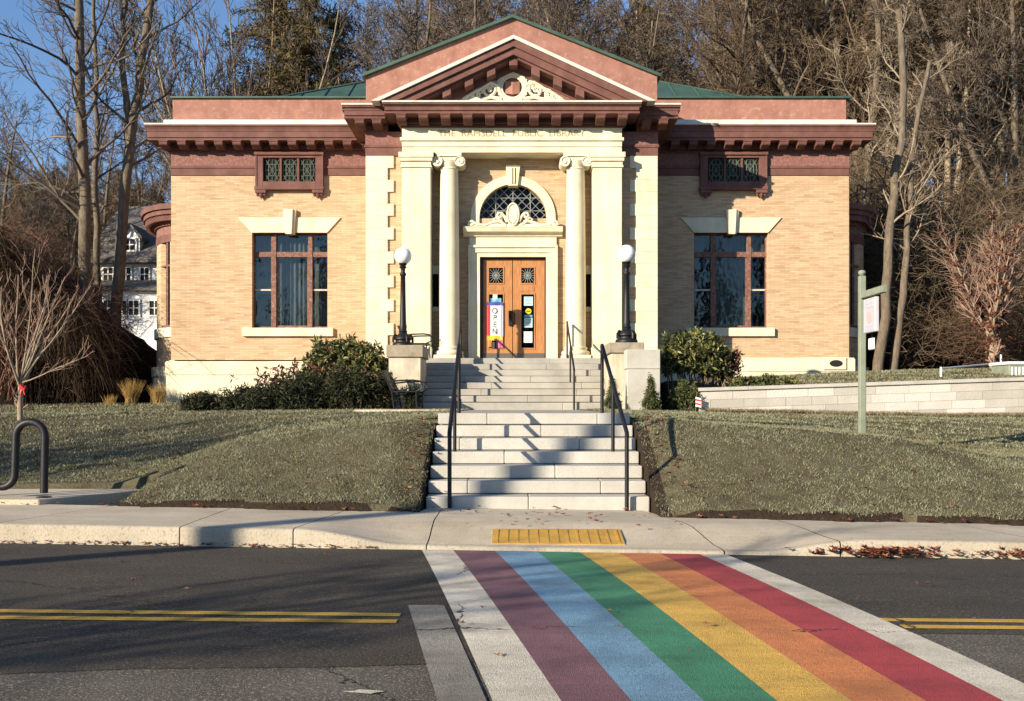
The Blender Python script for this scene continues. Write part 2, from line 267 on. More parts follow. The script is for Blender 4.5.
class MB:
    def __init__(s): s.v = []; s.f = []
    def add(s, vs, fs):
        n = len(s.v); s.v += [tuple(v) for v in vs]; s.f += [tuple(i+n for i in f) for f in fs]; return s
    def box(s, x0, x1, y0, y1, z0, z1):
        return s.add([(x0, y0, z0), (x1, y0, z0), (x1, y1, z0), (x0, y1, z0), (x0, y0, z1), (x1, y0, z1), (x1, y1, z1), (x0, y1, z1)],
                     [(0, 3, 2, 1), (4, 5, 6, 7), (0, 1, 5, 4), (1, 2, 6, 5), (2, 3, 7, 6), (3, 0, 4, 7)])
    def prism(s, pts, y0, y1):
        """polygon in xz (counter-clockwise seen from -y) extruded from y0 to y1"""
        n = len(pts); vs = [(x, y0, z) for x, z in pts]+[(x, y1, z) for x, z in pts]
        return s.add(vs, [tuple(range(n)), tuple(range(2*n-1, n-1, -1))]+[(i, i+n, (i+1) % n+n, (i+1) % n) for i in range(n)])
    def vprism(s, pts, z0, z1):
        """polygon in xy extruded in z"""
        n = len(pts); vs = [(x, y, z0) for x, y in pts]+[(x, y, z1) for x, y in pts]
        return s.add(vs, [tuple(range(n-1, -1, -1)), tuple(range(n, 2*n))]+[(i, (i+1) % n, (i+1) % n+n, i+n) for i in range(n)])
    def xprism(s, pts, x0, x1):
        """polygon in yz extruded in x"""
        n = len(pts); vs = [(x0, y, z) for y, z in pts]+[(x1, y, z) for y, z in pts]
        return s.add(vs, [tuple(range(n)), tuple(range(2*n-1, n-1, -1))]+[(i, i+n, (i+1) % n+n, (i+1) % n) for i in range(n)])
    def lathe(s, cx, cy, prof, n=20):
        vs = []; fs = []
        for r, z in prof:
            for k in range(n):
                a = 2*math.pi*k/n; vs.append((cx+r*math.cos(a), cy+r*math.sin(a), z))
        for i in range(len(prof)-1):
            for k in range(n): fs.append((i*n+k, i*n+(k+1) % n, (i+1)*n+(k+1) % n, (i+1)*n+k))
        fs.append(tuple(range(n-1, -1, -1))); fs.append(tuple((len(prof)-1)*n+k for k in range(n)))
        return s.add(vs, fs)
    def tube(s, pts, r, n=8, closed=False):
        P = [Vector(p) for p in pts]; m = len(P); rs = r if isinstance(r, (list, tuple)) else [r]*m
        up = Vector((0, 0, 1)); vs = []
        prev = None
        for i, p in enumerate(P):
            d = ((P[(i+1) % m]-P[i-1]) if closed else (P[min(i+1, m-1)]-P[max(i-1, 0)])).normalized()
            if prev is None:
                a = d.cross(up) if abs(d.z) < .95 else d.cross(Vector((1, 0, 0)))
            else: a = prev-d*prev.dot(d)
            a.normalize(); prev = a; b = d.cross(a)
            for k in range(n):
                t = 2*math.pi*k/n; vs.append(p+(a*math.cos(t)+b*math.sin(t))*rs[i])
        fs = []
        for i in range(m if closed else m-1):
            j = (i+1) % m
            for k in range(n): fs.append((i*n+k, j*n+k, j*n+(k+1) % n, i*n+(k+1) % n))
        if not closed: fs += [tuple(range(n)), tuple((m-1)*n+n-1-k for k in range(n))]
        return s.add(vs, fs)
    def build(s, name, m, parent=None, bevel=0, smooth=False, seg=1):
        og = ORG.get(parent, Vector((0, 0, 0))) if parent is not None else Vector((0, 0, 0))
        me = bpy.data.meshes.new(name); me.from_pydata([(v[0]-og.x, v[1]-og.y, v[2]-og.z) for v in s.v], [], s.f)
        me.materials.append(m); me.update()
        import bmesh
        bm = bmesh.new(); bm.from_mesh(me); bmesh.ops.recalc_face_normals(bm, faces=bm.faces); bm.to_mesh(me); bm.free()
        if smooth:
            for p in me.polygons: p.use_smooth = True
        o = bpy.data.objects.new(name, me); link(o, parent)
        ORG[o] = og
        if bevel:
            md = o.modifiers.new('bevel', 'BEVEL'); md.width = bevel; md.segments = seg; md.limit_method = 'ANGLE'; md.angle_limit = R(35)
        elif smooth:
            md = o.modifiers.new('es', 'EDGE_SPLIT'); md.split_angle = R(50)
        return o
def copy_tree(o, parent=None):
    c = o.copy(); COL.objects.link(c); c.parent = parent
    for ch in list(o.children): copy_tree(ch, c)
    return c
def interp(x, xs, ys): return float(np.interp(x, xs, ys))
def S(t):
    t = np.clip(t, 0, 1); return t*t*(3-2*t)

# ------------------------------------------------------------------ terrain heights
def z_side(x): return .02-.012*x                       # sidewalk surface
def yc(x): return 9.75-.05*x                           # kerb line
def yb(x): return 11.36-.08*x                          # back of the sidewalk
def z_road(x, y):
    base = -.145-.010*x
    return base+.03-.004*(y-6.4)**2
BX = [-30, -12, -7, -5.2, -3.9, -1.2, 1.8, 3, 5, 6.5, 9, 20, 40]
BH = [.2, .22, .24, .34, .78, 1.10, 1.10, 1.0, .85, .58, .42, .35, .3]
PX_ = [-40, -20, -10, -5, -1, 2, 5, 10, 30]
PH = [.9, 1.0, 1.06, 1.12, 1.155, 1.155, 1.07, .97, .9]
def ground(x, y):
    x = np.asarray(x, dtype=float); y = np.asarray(y, dtype=float)
    b0 = z_side(x)+.04; bank = np.interp(x, BX, BH); pl = np.interp(x, PX_, PH)
    w = np.interp(x, [-8, -4.2, 20], [4.5, 2.7, 2.6])
    tt = np.clip((y-yb(x))/w+.04, 0, 1); z = b0+(bank-b0)*(.55*S(tt)+.45*tt)
    z = z+(pl-bank)*S((y-13.8)/8.5)
    # rise towards the building
    lft = np.interp(x, [-30, -14, -10.5, -7, -4, -2.2, 3.4, 4.4, 40], [.2, .25, .25, .45, .8, .3, .15, 0, 0])
    z = z+lft*S((y-25.3)/5)
    z = z+np.where(x > 4.3, (np.interp(x, [4.3, 4.6, 12, 30], [1.66, 1.68, 1.92, 2.1])-.06-z)*S((y-24.02)/.14)*S((x-4.3)/.25), 0)
    z = z+np.where(x > 4.4, (np.interp(x, [4.4, 10.5, 30], [.35, .45, .5]))*S((y-24.3)/6), 0)
    # hill behind
    z = z+S((y-46)/60)*6*np.interp(x, [-60, -25, -8, 14, 40], [.35, .35, 1, 1.3, 2.2])+np.clip(y-100, 0, 200)*.06
    z = z+np.clip(x-13, 0, 40)*.16*S((y-28)/14)
    z = np.where(y < 6, -.35, z)
    return z
# ------------------------------------------------------------------ ground, road, sidewalk
def sheet(name, xs, ys, zf, m, parent=None, kind='structure', smooth=True):
    gx, gy = np.meshgrid(xs, ys, indexing='ij'); gz = zf(gx, gy); nx, ny = gx.shape
    V = np.stack([gx, gy, gz], -1).reshape(-1, 3)
    i, j = np.meshgrid(np.arange(nx-1), np.arange(ny-1), indexing='ij'); a = (i*ny+j).ravel()
    F = np.stack([a, a+ny, a+ny+1, a+1], -1)
    o = np_mesh(name, V, F, m, parent, smooth)
    if kind: o['kind'] = kind
    return o
def fbm(x, y, s, amp):
    return amp*(np.sin(x*s*1.7+1.3*np.sin(y*s*1.1))*np.cos(y*s*1.9+.8*np.sin(x*s*.7))+.5*np.sin(x*s*4.1+y*s*3.3+np.sin(x*s*2.2)*2))
def spaced(a, b, dens, n_out, far0, far1):
    mid = np.arange(a, b+1e-6, dens)
    lo = a-np.geomspace(dens*2, a-far0, n_out)[::-1]; hi = b+np.geomspace(dens*2, far1-b, n_out)
    return np.unique(np.concatenate([lo, mid, hi]))
gxs = np.unique(np.concatenate([spaced(-14, 14, .14, 26, -700, 700), [4.3, 4.37, 4.44, 4.5], [-1.065, -1.055, 1.675, 1.685]]))
gys = np.unique(np.concatenate([np.arange(10.0, 17, .1), np.arange(17, 24, .2), [24.02, 24.07, 24.12, 24.17], np.arange(24.3, 34, .4), 34+np.geomspace(.6, 900, 40)]))
STX0, STX1 = -1.04, 1.66                                # the stairs' sides
def lawn_z(x, y):
    z = ground(x, y)+fbm(x, y, 1.5, .012)+fbm(x+3, y, 4.3, .008)
    z = z-.09*(1-S(np.minimum(abs(x-STX1-.0), abs(x-STX0))/.55))*(y < 15)
    edge = yb(x)+.05+.05*np.sin(x*3.1)+.03*np.sin(x*7.7)
    z = np.where(y < edge, z_side(x)-.10-.2*(y < yb(x)), z)
    on = (x > -1.06) & (x < 1.68) & (y < 25.6); z = np.where(on, np.minimum(z, -.3), z)   # stairs and path
    pad = (x < X(155, 13)+.0) & (y < 13.35); z = np.where(pad, z_side(x)-.1, z)
    inside = (abs(x+.06) < 10.2) & (y > 31) & (y < 45); return np.where(inside, 1.0, z)
lawn = sheet('ground', gxs, gys, lawn_z, M['lawn'])
# hillside is the same sheet: dry leaves where it leaves the lawn
lm = M['hill']; lawn.data.materials.append(lm)
cen = np.zeros(len(lawn.data.polygons)*3, dtype=np.float32); lawn.data.polygons.foreach_get('center', cen); cen = cen.reshape(-1, 3)
mi = ((cen[:, 1] > 31) | (cen[:, 0] < -14) & (cen[:, 1] > 24)).astype(np.int32)
lawn.data.materials.append(M['soil'])
bed = (cen[:, 1] > 24.2) & (cen[:, 1] < 31) & (cen[:, 0] > 3.6) & (cen[:, 0] < 7.2-(cen[:, 1]-24)*.05)
bed |= (cen[:, 1] > 24.6) & (cen[:, 1] < 30.8) & (cen[:, 0] > -9) & (cen[:, 0] < -3.2) & (cen[:, 0] > -9+(30.8-cen[:, 1])*.5)
bed |= (cen[:, 1] < yb(cen[:, 0])+.14)  # strip along the sod edge: bare soil plus painted shadow line
bed |= (cen[:, 1] < 14.6) & ((abs(cen[:, 0]-1.72) < .07) | (abs(cen[:, 0]+1.10) < .07))
mi[bed] = 2
lawn.data.polygons.foreach_set('material_index', mi)

rx = np.unique(np.concatenate([np.linspace(-300, -9, 20), np.linspace(-9, 9, 37), np.linspace(9, 300, 20)]))
def road_sheet(name, x0, x1, y0, y1, m, dz, xs=None):
    xs = np.linspace(x0, x1, 30) if xs is None else xs; ts = np.linspace(0, 1, 22)
    gx, t = np.meshgrid(xs, ts, indexing='ij')
    f0 = y0 if callable(y0) else (lambda x: x*0+y0); f1 = y1 if callable(y1) else (lambda x: x*0+y1)
    gy = f0(gx)+(f1(gx)-f0(gx))*t; gz = z_road(gx, gy)+dz
    nx, ny = gx.shape; V = np.stack([gx, gy, gz], -1).reshape(-1, 3)
    i, j = np.meshgrid(np.arange(nx-1), np.arange(ny-1), indexing='ij'); a = (i*ny+j).ravel()
    o = np_mesh(name, V, np.stack([a, a+ny, a+ny+1, a+1], -1), m, None, True); o['kind'] = 'structure'; return o
road_sheet('road', -300, 300, -2.6, lambda x: yc(x)+.02, M['asph2'], 0, rx)
road_sheet('road_patch', -40, 40, lambda x: np.where(x < 1.2, 5.45+.16*x+.05*np.sin(x*2.2), 6.12+.01*x+.02*np.sin(x*3)), lambda x: yc(x)+.01, M['asph'], .004, np.linspace(-40, 40, 161))
# verge and sidewalk on the camera's side of the street
far = MB().box(-300, 300, -5.2, -2.6, -.9, -.30); far.build('pavement', M['conc'])['kind'] = 'structure'
MB().box(-700, 700, -500, -5.2, -.9, -.33).build('land', M['lawn'])['kind'] = 'structure'

def stripe(name, m, a, b, dz):
    """painted band between two straight edges; each edge is ((x,y) near kerb, (x,y) towards the camera)"""
    k = 16; V = []; F = []
    for i in range(k+1):
        t = i/k
        for e in (a, b):
            x = e[0][0]+(e[1][0]-e[0][0])*t; y = e[0][1]+(e[1][1]-e[0][1])*t
            V.append((x, y, float(z_road(x, y))+dz))
    for i in range(k): F.append((2*i, 2*i+2, 2*i+3, 2*i+1))
    o = np_mesh(name, V, F, m); o['kind'] = 'structure'; return o
def on_road(px, py):
    D = 6.
    for _ in range(40):
        z = float(z_road(X(px, D), D)); D = (EYE-z)*1000/(py-405)
    return X(px, D), D
def edge(pt, pb, ext=2.6):
    a = on_road(pt, 551.5); b = on_road(pb, 701)
    a = (a[0], float(yc(a[0]))-.03)
    t = (ext-a[1])/(b[1]-a[1]); return a, (a[0]+(b[0]-a[0])*t, ext)
E = [edge(421, 492), edge(453, 560), edge(495, 630), edge(537, 702), edge(579, 775), edge(617, 849), edge(656, 923), edge(694, 1000), edge(719, 1058)]
for i, (nm, k) in enumerate([('white_line', 'p_white'), ('purple_stripe', 'p_purple'), ('blue_stripe', 'p_blue'), ('green_stripe', 'p_green'), ('yellow_stripe', 'p_yellow'), ('orange_stripe', 'p_orange'), ('red_stripe', 'p_red'), ('white_line', 'p_white')]):
    stripe(nm, M[k], E[i], E[i+1], .010)
def clip_edge(e, y0): 
    (xa, ya), (xb, yb_) = e; t = (y0-ya)/(yb_-ya); return (xa+(xb-xa)*t, y0), e[1]
g1 = (on_road(408, 606), on_road(437, 701)); g2 = (on_road(444, 606), on_road(486, 701))
def extd(g, y):
    (xa, ya), (xb, yb_) = g; t = (y-ya)/(yb_-ya); return g[0], (xa+(xb-xa)*t, y)
stripe('worn_line', M['p_old'], extd(g1, 2.6), extd(g2, 2.6), .008)
for x0, x1, yy in ((-60, X(398, 6.4), 6.33), (-60, X(398, 6.4), 6.53)):
    road_sheet('yellow_line', x0, x1, yy-.05, yy+.05, M['line'], .009, np.linspace(x0, x1, 60))
for yy, xa in ((6.33, 2.47), (6.53, 2.40)):
    road_sheet('yellow_line', xa, 60, yy-.05, yy+.05, M['line'], .009, np.concatenate([np.linspace(xa, 8, 12), np.linspace(9, 60, 40)]))
x, y = on_road(365, 693); MBp = MB(); zr_ = float(z_road(x, y))
fr2 = [(x+.09*math.cos(q*.628)*(1+.3*math.sin(q*2.7)), y+.028*math.sin(q*.628)*(1+.35*math.cos(q*3.9))) for q in range(10)]
MBp.add([(u, v, float(z_road(u, v))+.008) for u, v in fr2], [tuple(range(10))]).build('paint_fleck', M['p_white'])['kind'] = 'structure'

# sidewalk with a lowered kerb in front of the stairs
def ramp(x): return S((x+2.1)/1.1)*(1-S((x-2.35)/1.1)) # 1 where the kerb is dropped
def sw_z(x, t):                                        # t: distance from the kerb stone over 1.5 m
    t = np.clip(t, 0, 1)
    drop = ramp(x)*S(1-t*1.6); return z_side(x)-.135*drop
joints = [-30, -22, -16, -12.5, -8.9, -6.6, -4.95, -3.3, -2.05, -.84, 1.9, 3.05, 5.0, 6.9, 10.3, 14, 20, 30]
JM = [(a, b) for a, b in zip(joints[:-1], joints[1:])]
skew = {-4.95: -.45, -2.05: -.22, -.84: 0, 1.9: .3, 3.05: .2, 5.0: .3}
def join_grids(name, grids, m, smooth=False):
    V = []; F = []; n0 = 0
    for g in grids:
        g = np.array(g, dtype=float); nx, ny = g.shape[:2]; V.append(g.reshape(-1, 3))
        i, j = np.meshgrid(np.arange(nx-1), np.arange(ny-1), indexing='ij'); q = (i*ny+j).ravel()+n0
        F.append(np.stack([q, q+ny, q+ny+1, q+1], -1)); n0 += nx*ny
    o = np_mesh(name, np.concatenate(V), np.concatenate(F), m, None, smooth); o['kind'] = 'structure'; return o
gs = []; gk = []
for a, b in JM:
    g = .006; nx = 14; rows = []
    for u in np.linspace(0, 1, nx+1):
        col = []
        for t in np.linspace(0, 1, 9):
            xa = a-skew.get(a, 0)*(t-.5)+g; xb = b-skew.get(b, 0)*(t-.5)-g
            x = xa+(xb-xa)*u; y0 = yc(x)+.13; y1 = yb(x)+.12
            if -1.05 < x < 1.7: y1 = 12.1
            col.append((x, y0+(y1-y0)*t, float(sw_z(x, (y1-y0)*t/1.5))))
        rows.append(col)
    gs.append(rows); prof = []
    for x in np.linspace(a+.006-skew.get(a, 0)*-.5, b-.006-skew.get(b, 0)*-.5, 22):
        zt = float(sw_z(x, 0)); y0 = yc(x)+.006*math.sin(x*5)
        prof.append([(x, y0, -.5), (x, y0, zt-.035), (x, y0+.010, zt-.012), (x, y0+.03, zt-.001), (x, y0+.145, zt)])
    gk.append(prof)
join_grids('sidewalk', gs, M['conc'])
MB().box(-60, 60, 9.9, 12.2, -.6, -.22).build('sidewalk_bed', M['soil'])['kind'] = 'structure'
join_grids('kerb', gk, M['conc2'])
# concrete pad under the bike rack
pad = MB().vprism([(-14, 11.9), (-5.60, 11.83), (-4.75, 13.35), (-14, 13.4)], -.4, .15)
pad.build('pavement', M['conc'], bevel=.01)['kind'] = 'structure'
# path between the two flights
MB().box(STX0+.004, STX1-.004, 14.38, 25.42, .6, 1.145).build('path', M['granite2'], bevel=.01)['kind'] = 'structure'
MB().vprism([(-3.3, 20.9), (-1.05, 20.5), (-1.05, 25.4), (-3.3, 25.4)], 1.0, 1.172).build('path', M['conc'])['kind'] = 'structure'

# tactile plate
x0, x1 = X(492, 9.95), X(625, 9.95)
tp = thing('tactile_plate', 'yellow ribbed tactile plate set in the dropped kerb before the stairs', 'tactile paving', (0, 10, -.1))
zt = lambda x, y: float(sw_z(x, (y-yc(x)-.13)/1.5))
def slab(mb, xa, xb, ya, yb2, h, lo=-.03):
    v = [(xa, ya), (xb, ya), (xb, yb2), (xa, yb2)]
    mb.add([(p[0], p[1], zt(*p)+lo) for p in v]+[(p[0], p[1], zt(*p)+h) for p in v], [(0, 3, 2, 1), (4, 5, 6, 7), (0, 1, 5, 4), (1, 2, 6, 5), (2, 3, 7, 6), (3, 0, 4, 7)])
mb = MB(); slab(mb, x0, x1, 9.92, 10.42, .012); mb.build('plate', M['tactile'], tp)
for i in range(13):
    mb = MB(); xx = x0+.05+(x1-x0-.1)*i/12
    slab(mb, xx-.012, xx+.012, 9.95, 10.39, .02, .008); mb.build('rib', M['tactile'], tp)

# ------------------------------------------------------------------ stairs
RZ = .165; TR = .335; SY0 = 12.05
st = thing('stone_stairs', 'lower flight of seven pale granite steps rising from the sidewalk', 'stairs', (.31, SY0, 0), 'granite stairs to the entrance')
seams = [[.2], [-.55, 1.1], [.55], [-.1], [-.7, .9], [.4], [-.35, 1.2]]
def step_row(par, x0, x1, y0, y1, z0, z1, cuts, m):
    mb = MB(); c = [x0]+sorted(cuts)+[x1]
    for a, b in zip(c[:-1], c[1:]): mb.box(a+.002, b-.002, y0, y1, z0, z1)
    return mb.build('step', m, par, bevel=.013, seg=2)
for i in range(7):
    y0 = SY0+TR*i; w = .02*(6-i)*.5
    step_row(st, STX0-w*0, STX1+w*0, y0, 14.36 if i == 6 else y0+TR+.12, -.12 if i == 0 else RZ*i+.010, RZ*(i+1), seams[i], M['granite'])
UR = .177; UY0 = 25.4
st2 = thing('stone_stairs', 'upper flight of eight wide granite steps between the two lamp pedestals', 'stairs', (.2, UY0, 1.155), 'granite stairs to the entrance')
for i in range(8):
    y0 = UY0+.33*i; random.seed(i+3)
    step_row(st2, -2.36, 2.78, y0, y0+.33+.1, 1.0 if i == 0 else 1.155+UR*i+.014, 1.155+UR*(i+1), [random.uniform(-1.8, -.2), random.uniform(.2, 2.2)], M['granite2'])
FZ = 1.155+UR*8                                         # porch floor 2.571

# ------------------------------------------------------------------ handrails
def handrail(label, xb, xt, yb_, yt, zb, zt_, ymid=None, h=.96, cat='handrail'):
    t = thing('handrail', label, cat, (xb, yb_, zb), 'black iron handrails beside the stairs')
    r = .024
    MB().tube([(xb, yb_, zb-.02), (xb, yb_, zb+h-.02)], .026, 10).build('post', M['iron'], t, smooth=True)
    MB().tube([(xt, yt, zt_-.02), (xt, yt, zt_+h-.02)], .026, 10).build('post', M['iron'], t, smooth=True)
    if ymid:
        f = (ymid-yb_)/(yt-yb_); xm = xb+(xt-xb)*f; zr = zb+h+(zt_-zb)*f
        MB().tube([(xm, ymid, zr-1.05), (xm, ymid, zr-.02)], .024, 10).build('post', M['iron'], t, smooth=True)
    n = [(xb, yb_-.02, zb+h-.05), (xb, yb_, zb+h), (xb+(xt-xb)*.5, (yb_+yt)/2, (zb+zt_)/2+h), (xt, yt, zt_+h), (xt, yt+.03, zt_+h-.03)]
    MB().tube(n, .027, 10).build('rail', M['iron'], t, smooth=True)
    return t
handrail('black handrail on the left side of the lower flight', X(449.5, 12.0), -.75, 12.02, 14.15, -.02, 1.155, 13.1)
handrail('black handrail on the right side of the lower flight', X(627, 11.95), 1.275, 11.97, 14.15, -.02, 1.155, 13.1)
handrail('black handrail at the right of the upper flight before the right column', 1.57, 1.535, 25.3, 27.85, 1.155, FZ, 26.6, 1.02)
handrail('black handrail at the left of the upper flight before the left column', -1.42, -1.42, 25.3, 27.85, 1.155, FZ, 26.6, 1.02)
# ------------------------------------------------------------------ the library
YW, YB, YP, YR = 30.8, 28.4, 27.95, 28.68
def zq(z): return EYE+(z-EYE)*28.68/29.3
LB = thing('library_building', 'one-storey tan brick library with red stone cornices, columned porch and pediment', 'library', (0, YW, 1.2))
WX0, WX1 = -10.5, 10.38; BX0, BX1 = -4.16, 4.12
def wall_open(mb, x0, x1, z0, z1, y0, y1, openings):
    """wall in xz with rectangular openings (xa,xb,za,zb), thickness y0..y1"""
    xs = sorted({x0, x1, *[o[0] for o in openings], *[o[1] for o in openings]}); zs = sorted({z0, z1, *[o[2] for o in openings], *[o[3] for o in openings]})
    V = []; 
    for a, b in zip(xs[:-1], xs[1:]):
        run = None
        for c, d in zip(zs[:-1], zs[1:]):
            hole = any(o[0] <= a+1e-6 and o[1] >= b-1e-6 and o[2] <= c+1e-6 and o[3] >= d-1e-6 for o in openings)
            if hole:
                if run: mb.box(a, b, y0, y1, *run); run = None
            else: run = (run[0], d) if run else (c, d)
        if run: mb.box(a, b, y0, y1, *run)
    return mb
ZF = 8.33                                               # top of brick, foot of the frieze
WL = (X(252, YW), X(327.5, YW), Z(328, YW), Z(233, YW)); WR = (X(694, YW), X(768, YW), Z(328, YW), Z(233, YW))
wall_open(MB(), WX0, BX0, 2.66, ZF, YW, YW+.35, [WL]).build('wall', M['brick'], LB); wall_open(MB(), BX1, WX1, 2.66, ZF, YW, YW+.35, [WR]).build('wall', M['brick'], LB)
for q_ in ((WX0, WX0+.3, YW+.35, 45), (WX1-.3, WX1, YW+.35, 45), (WX0+.3, WX1-.3, 44.7, 45)): MB().box(*q_, 2.66, ZF).build('wall', M['brick'], LB)
# block walls either side of the recess
RX0, RX1 = X(430, YB)+.0, X(593.5, YB)
MB().box(BX0, RX0-.004, YB, YB+.35, 2.2, ZF).build('wall', M['brick'], LB); mb = MB(); mb.box(RX1+.004, BX1, YB, YB+.35, 2.2, ZF)
mb.build('wall', M['brick'], LB)
for a_, b_ in ((BX0, BX0+.3), (BX1-.3, BX1)): MB().box(a_, b_, YB+.35, YW+.35, 2.2, ZF-.002).build('wall', M['brick'], LB)
# base course and water table
for (a, b, zl) in ((WX0-.12, BX0, Z(361, YW-.1)), (BX1, WX1+.12, Z(357.5, YW-.1))):
    MB().box(a, b, YW-.12, YW+.2, .9, zl-.42).build('base', M['cream'], LB, bevel=.02)
    MB().add([(a-.02, YW-.14, zl-.42), (b+.02, YW-.14, zl-.42), (b+.02, YW-.14, zl-.06), (a-.02, YW-.14, zl-.06), (a-.02, YW-.02, zl), (b+.02, YW-.02, zl), (a-.02, YW+.2, zl), (b+.02, YW+.2, zl), (a-.02, YW+.2, zl-.42), (b+.02, YW+.2, zl-.42)],
             [(0, 1, 2, 3), (3, 2, 5, 4), (4, 5, 7, 6), (6, 7, 9, 8), (8, 9, 1, 0), (0, 3, 4, 6, 8), (1, 9, 7, 5, 2)]).build('water_table', M['cream'], LB)
MB().box(WX0-.12, WX0+.1, YW+.2, 45.1, .9, 2.66).box(WX1-.1, WX1+.12, YW+.2, 45.1, .9, 2.72).build('base', M['cream'], LB)
# block base
MB().box(BX0-.06, -2.4, YB-.06, YB+.3, 1.2, 2.62).box(2.83, BX1+.06, YB-.06, YB+.3, 1.2, 2.62).build('base', M['cream'], LB, bevel=.015)
MB().box(-4.1, 4.05, 27.72, YR+.2, 1.2, FZ-.002).build('porch_floor', M['granite2'], LB, bevel=.01)
# oval vent in the base at the east corner
v = []; cx, cz = X(834.5, YW-.1), Z(363.5, YW-.1)
mb = MB().prism([(cx+.34, cz-.19), (cx+.34, cz+.19), (cx-.36, cz+.19), (cx-.36, cz-.19)][::-1], YW-.19, YW-.12); sv = mb.build('vent_block', M['cream'], LB, bevel=.01)
MB().prism([(cx+.02+.2*math.cos(t*.314), cz+.105*math.sin(t*.314)) for t in range(20)], YW-.2, YW-.185).build('vent', M['dark'], sv)

# quoined pilasters of the block
def quoin(px0, px1, pe, side, parent):
    x0, x1 = X(px0, YB-.05), X(px1, YB-.05); mb = MB(); z = FZ; i = 0; h = (ZF-FZ)/17
    xe = X(pe, YB-.05)
    while i < 17:
        a, b = (x0, xe if i % 2 == 0 else x1) if side < 0 else (xe if i % 2 == 0 else x0, x1)
        mb.box(a, b, YB-.06, YB+.1, z+h*i+.004, z+h*(i+1)-.001); i += 1
    return mb.build('quoins', M['cream'], parent)
quoin(366, 387.5, 393.5, -1, LB); quoin(636, 657.5, 630, 1, LB)
# portico antae
for a, b in ((X(402, YP), X(430.5, YP)), (X(593, YP), X(622, YP))):
    mb = MB().box(a, b, YP, YR+.1, FZ, ZF-.42).box(a-.03, b+.03, YP-.03, YR, FZ, FZ+.32).box(a-.04, b+.04, YP-.04, YR, ZF-.42, ZF-.36).box(a-.06, b+.06, YP-.07, YR, ZF-.25, ZF-.15).box(a-.09, b+.09, YP-.1, YR, ZF-.15, ZF-.005).box(a-.02, b+.02, YP-.02, YR, ZF-.36, ZF-.25)
    mb.build('pilaster', M['cream'], LB, bevel=.008)
# columns
def column(cx):
    cy = 28.28; c = thing_part('column', LB)
    prof = [(.285, FZ+.34), (.286, FZ+1.8), (.278, FZ+3.2), (.262, FZ+4.6), (.25, ZF-.42)]
    MB().lathe(cx, cy, prof, 28).build('shaft', M['cream'], c, smooth=True)
    base = [(.37, FZ+.10), (.40, FZ+.13), (.40, FZ+.19), (.37, FZ+.22), (.31, FZ+.24), (.31, FZ+.26), (.33, FZ+.28), (.33, FZ+.32), (.30, FZ+.34), (.27, FZ+.35)]
    b = MB().lathe(cx, cy, base, 28).build('base', M['cream'], c, smooth=True)
    MB().box(cx-.41, cx+.41, cy-.41, cy+.41, FZ, FZ+.10).build('base', M['cream'], c, bevel=.01)
    cap = MB().lathe(cx, cy, [(.24, ZF-.44), (.27, ZF-.42), (.27, ZF-.39), (.24, ZF-.37), (.29, ZF-.26), (.31, ZF-.2), (.25, ZF-.14)], 24)
    cap.box(cx-.36, cx+.36, cy-.33, cy+.33, ZF-.1, ZF-.004)
    for s in (-1, 1):                                   # volutes, cylinders running front to back with raised spiral
        for k in range(2):
            pts = []
        n = 20; r = .145; vx = cx+s*.32; vz = ZF-.235
        cap.prism([(vx+r*math.cos(t*2*math.pi/n), vz+r*math.sin(t*2*math.pi/n)) for t in range(n)], cy-.30, cy+.30)
        sp = [(vx-s*(.15-.011*t)*math.cos(t*.62), cy-.31, vz+(.15-.011*t)*math.sin(t*.62)) for t in range(12)]
        cap.tube(sp, .016, 6)
    cap.box(cx-.32, cx+.32, cy-.28, cy+.28, ZF-.19, ZF-.1)
    cap.build('capital', M['cream2'], c, smooth=True)
def thing_part(name, parent):
    o = bpy.data.objects.new(name, None); link(o, parent); o.empty_display_size = .2; ORG[o] = ORG[parent]; return o
column(-1.775); column(1.80)
# recess: back wall with door and arch, side slits
DX0, DX1 = -.918, .975; DZ1 = zq(5.60); ACZ = zq(6.74); AR = .965; ACX = .03
SLL = (X(430.5, YR), X(438.5, YR), Z(307, YR), Z(274, YR)); SLR = (X(585.5, YR), X(593, YR), Z(307, YR), Z(274, YR))
SLL = (SLL[0]-.35, SLL[1], SLL[2], SLL[3]); SLR = (SLR[0], SLR[1]+.35, SLR[2], SLR[3])
mb = MB(); wall_open(mb, -3.0, 2.95, FZ, ZF, YR, YR+.3, [(DX0, DX1, FZ, DZ1), (ACX-AR, ACX+AR, ACZ, ACZ+AR), SLL, SLR])
n = 16                                                  # fill corners above the arch
for i in range(n):
    a0 = math.pi*i/n; a1 = math.pi*(i+1)/n; c0 = (ACX+AR*math.cos(a0), ACZ+AR*math.sin(a0)); c1 = (ACX+AR*math.cos(a1), ACZ+AR*math.sin(a1))
    zt_ = ACZ+AR
    mb.prism([c1, (c1[0], zt_), (c0[0], zt_), c0][::-1] if True else [], YR, YR+.3)
mb.build('wall', M['brick'], LB)
MB().box(-3.0, 2.95, YB-.1, YR+.3, ZF-.001, ZF+.1).build('porch_ceiling', M['cream'], LB)
MB().box(BX0+.3, BX1-.3, YR+1.3, YR+1.35, FZ, ZF+1).box(WX0+.4, BX0-.0, YW+2.4, YW+2.45, 2, ZF).box(BX1, WX1-.4, YW+2.4, YW+2.45, 2, ZF).box(BX0+.3, BX1-.3, YR+.31, YR+1.3, ZF+.4, ZF+.45).box(WX0+.31, WX1-.31, YW+.36, 44, 1.9, 2.0).build('interior_wall', M['dark'], LB)
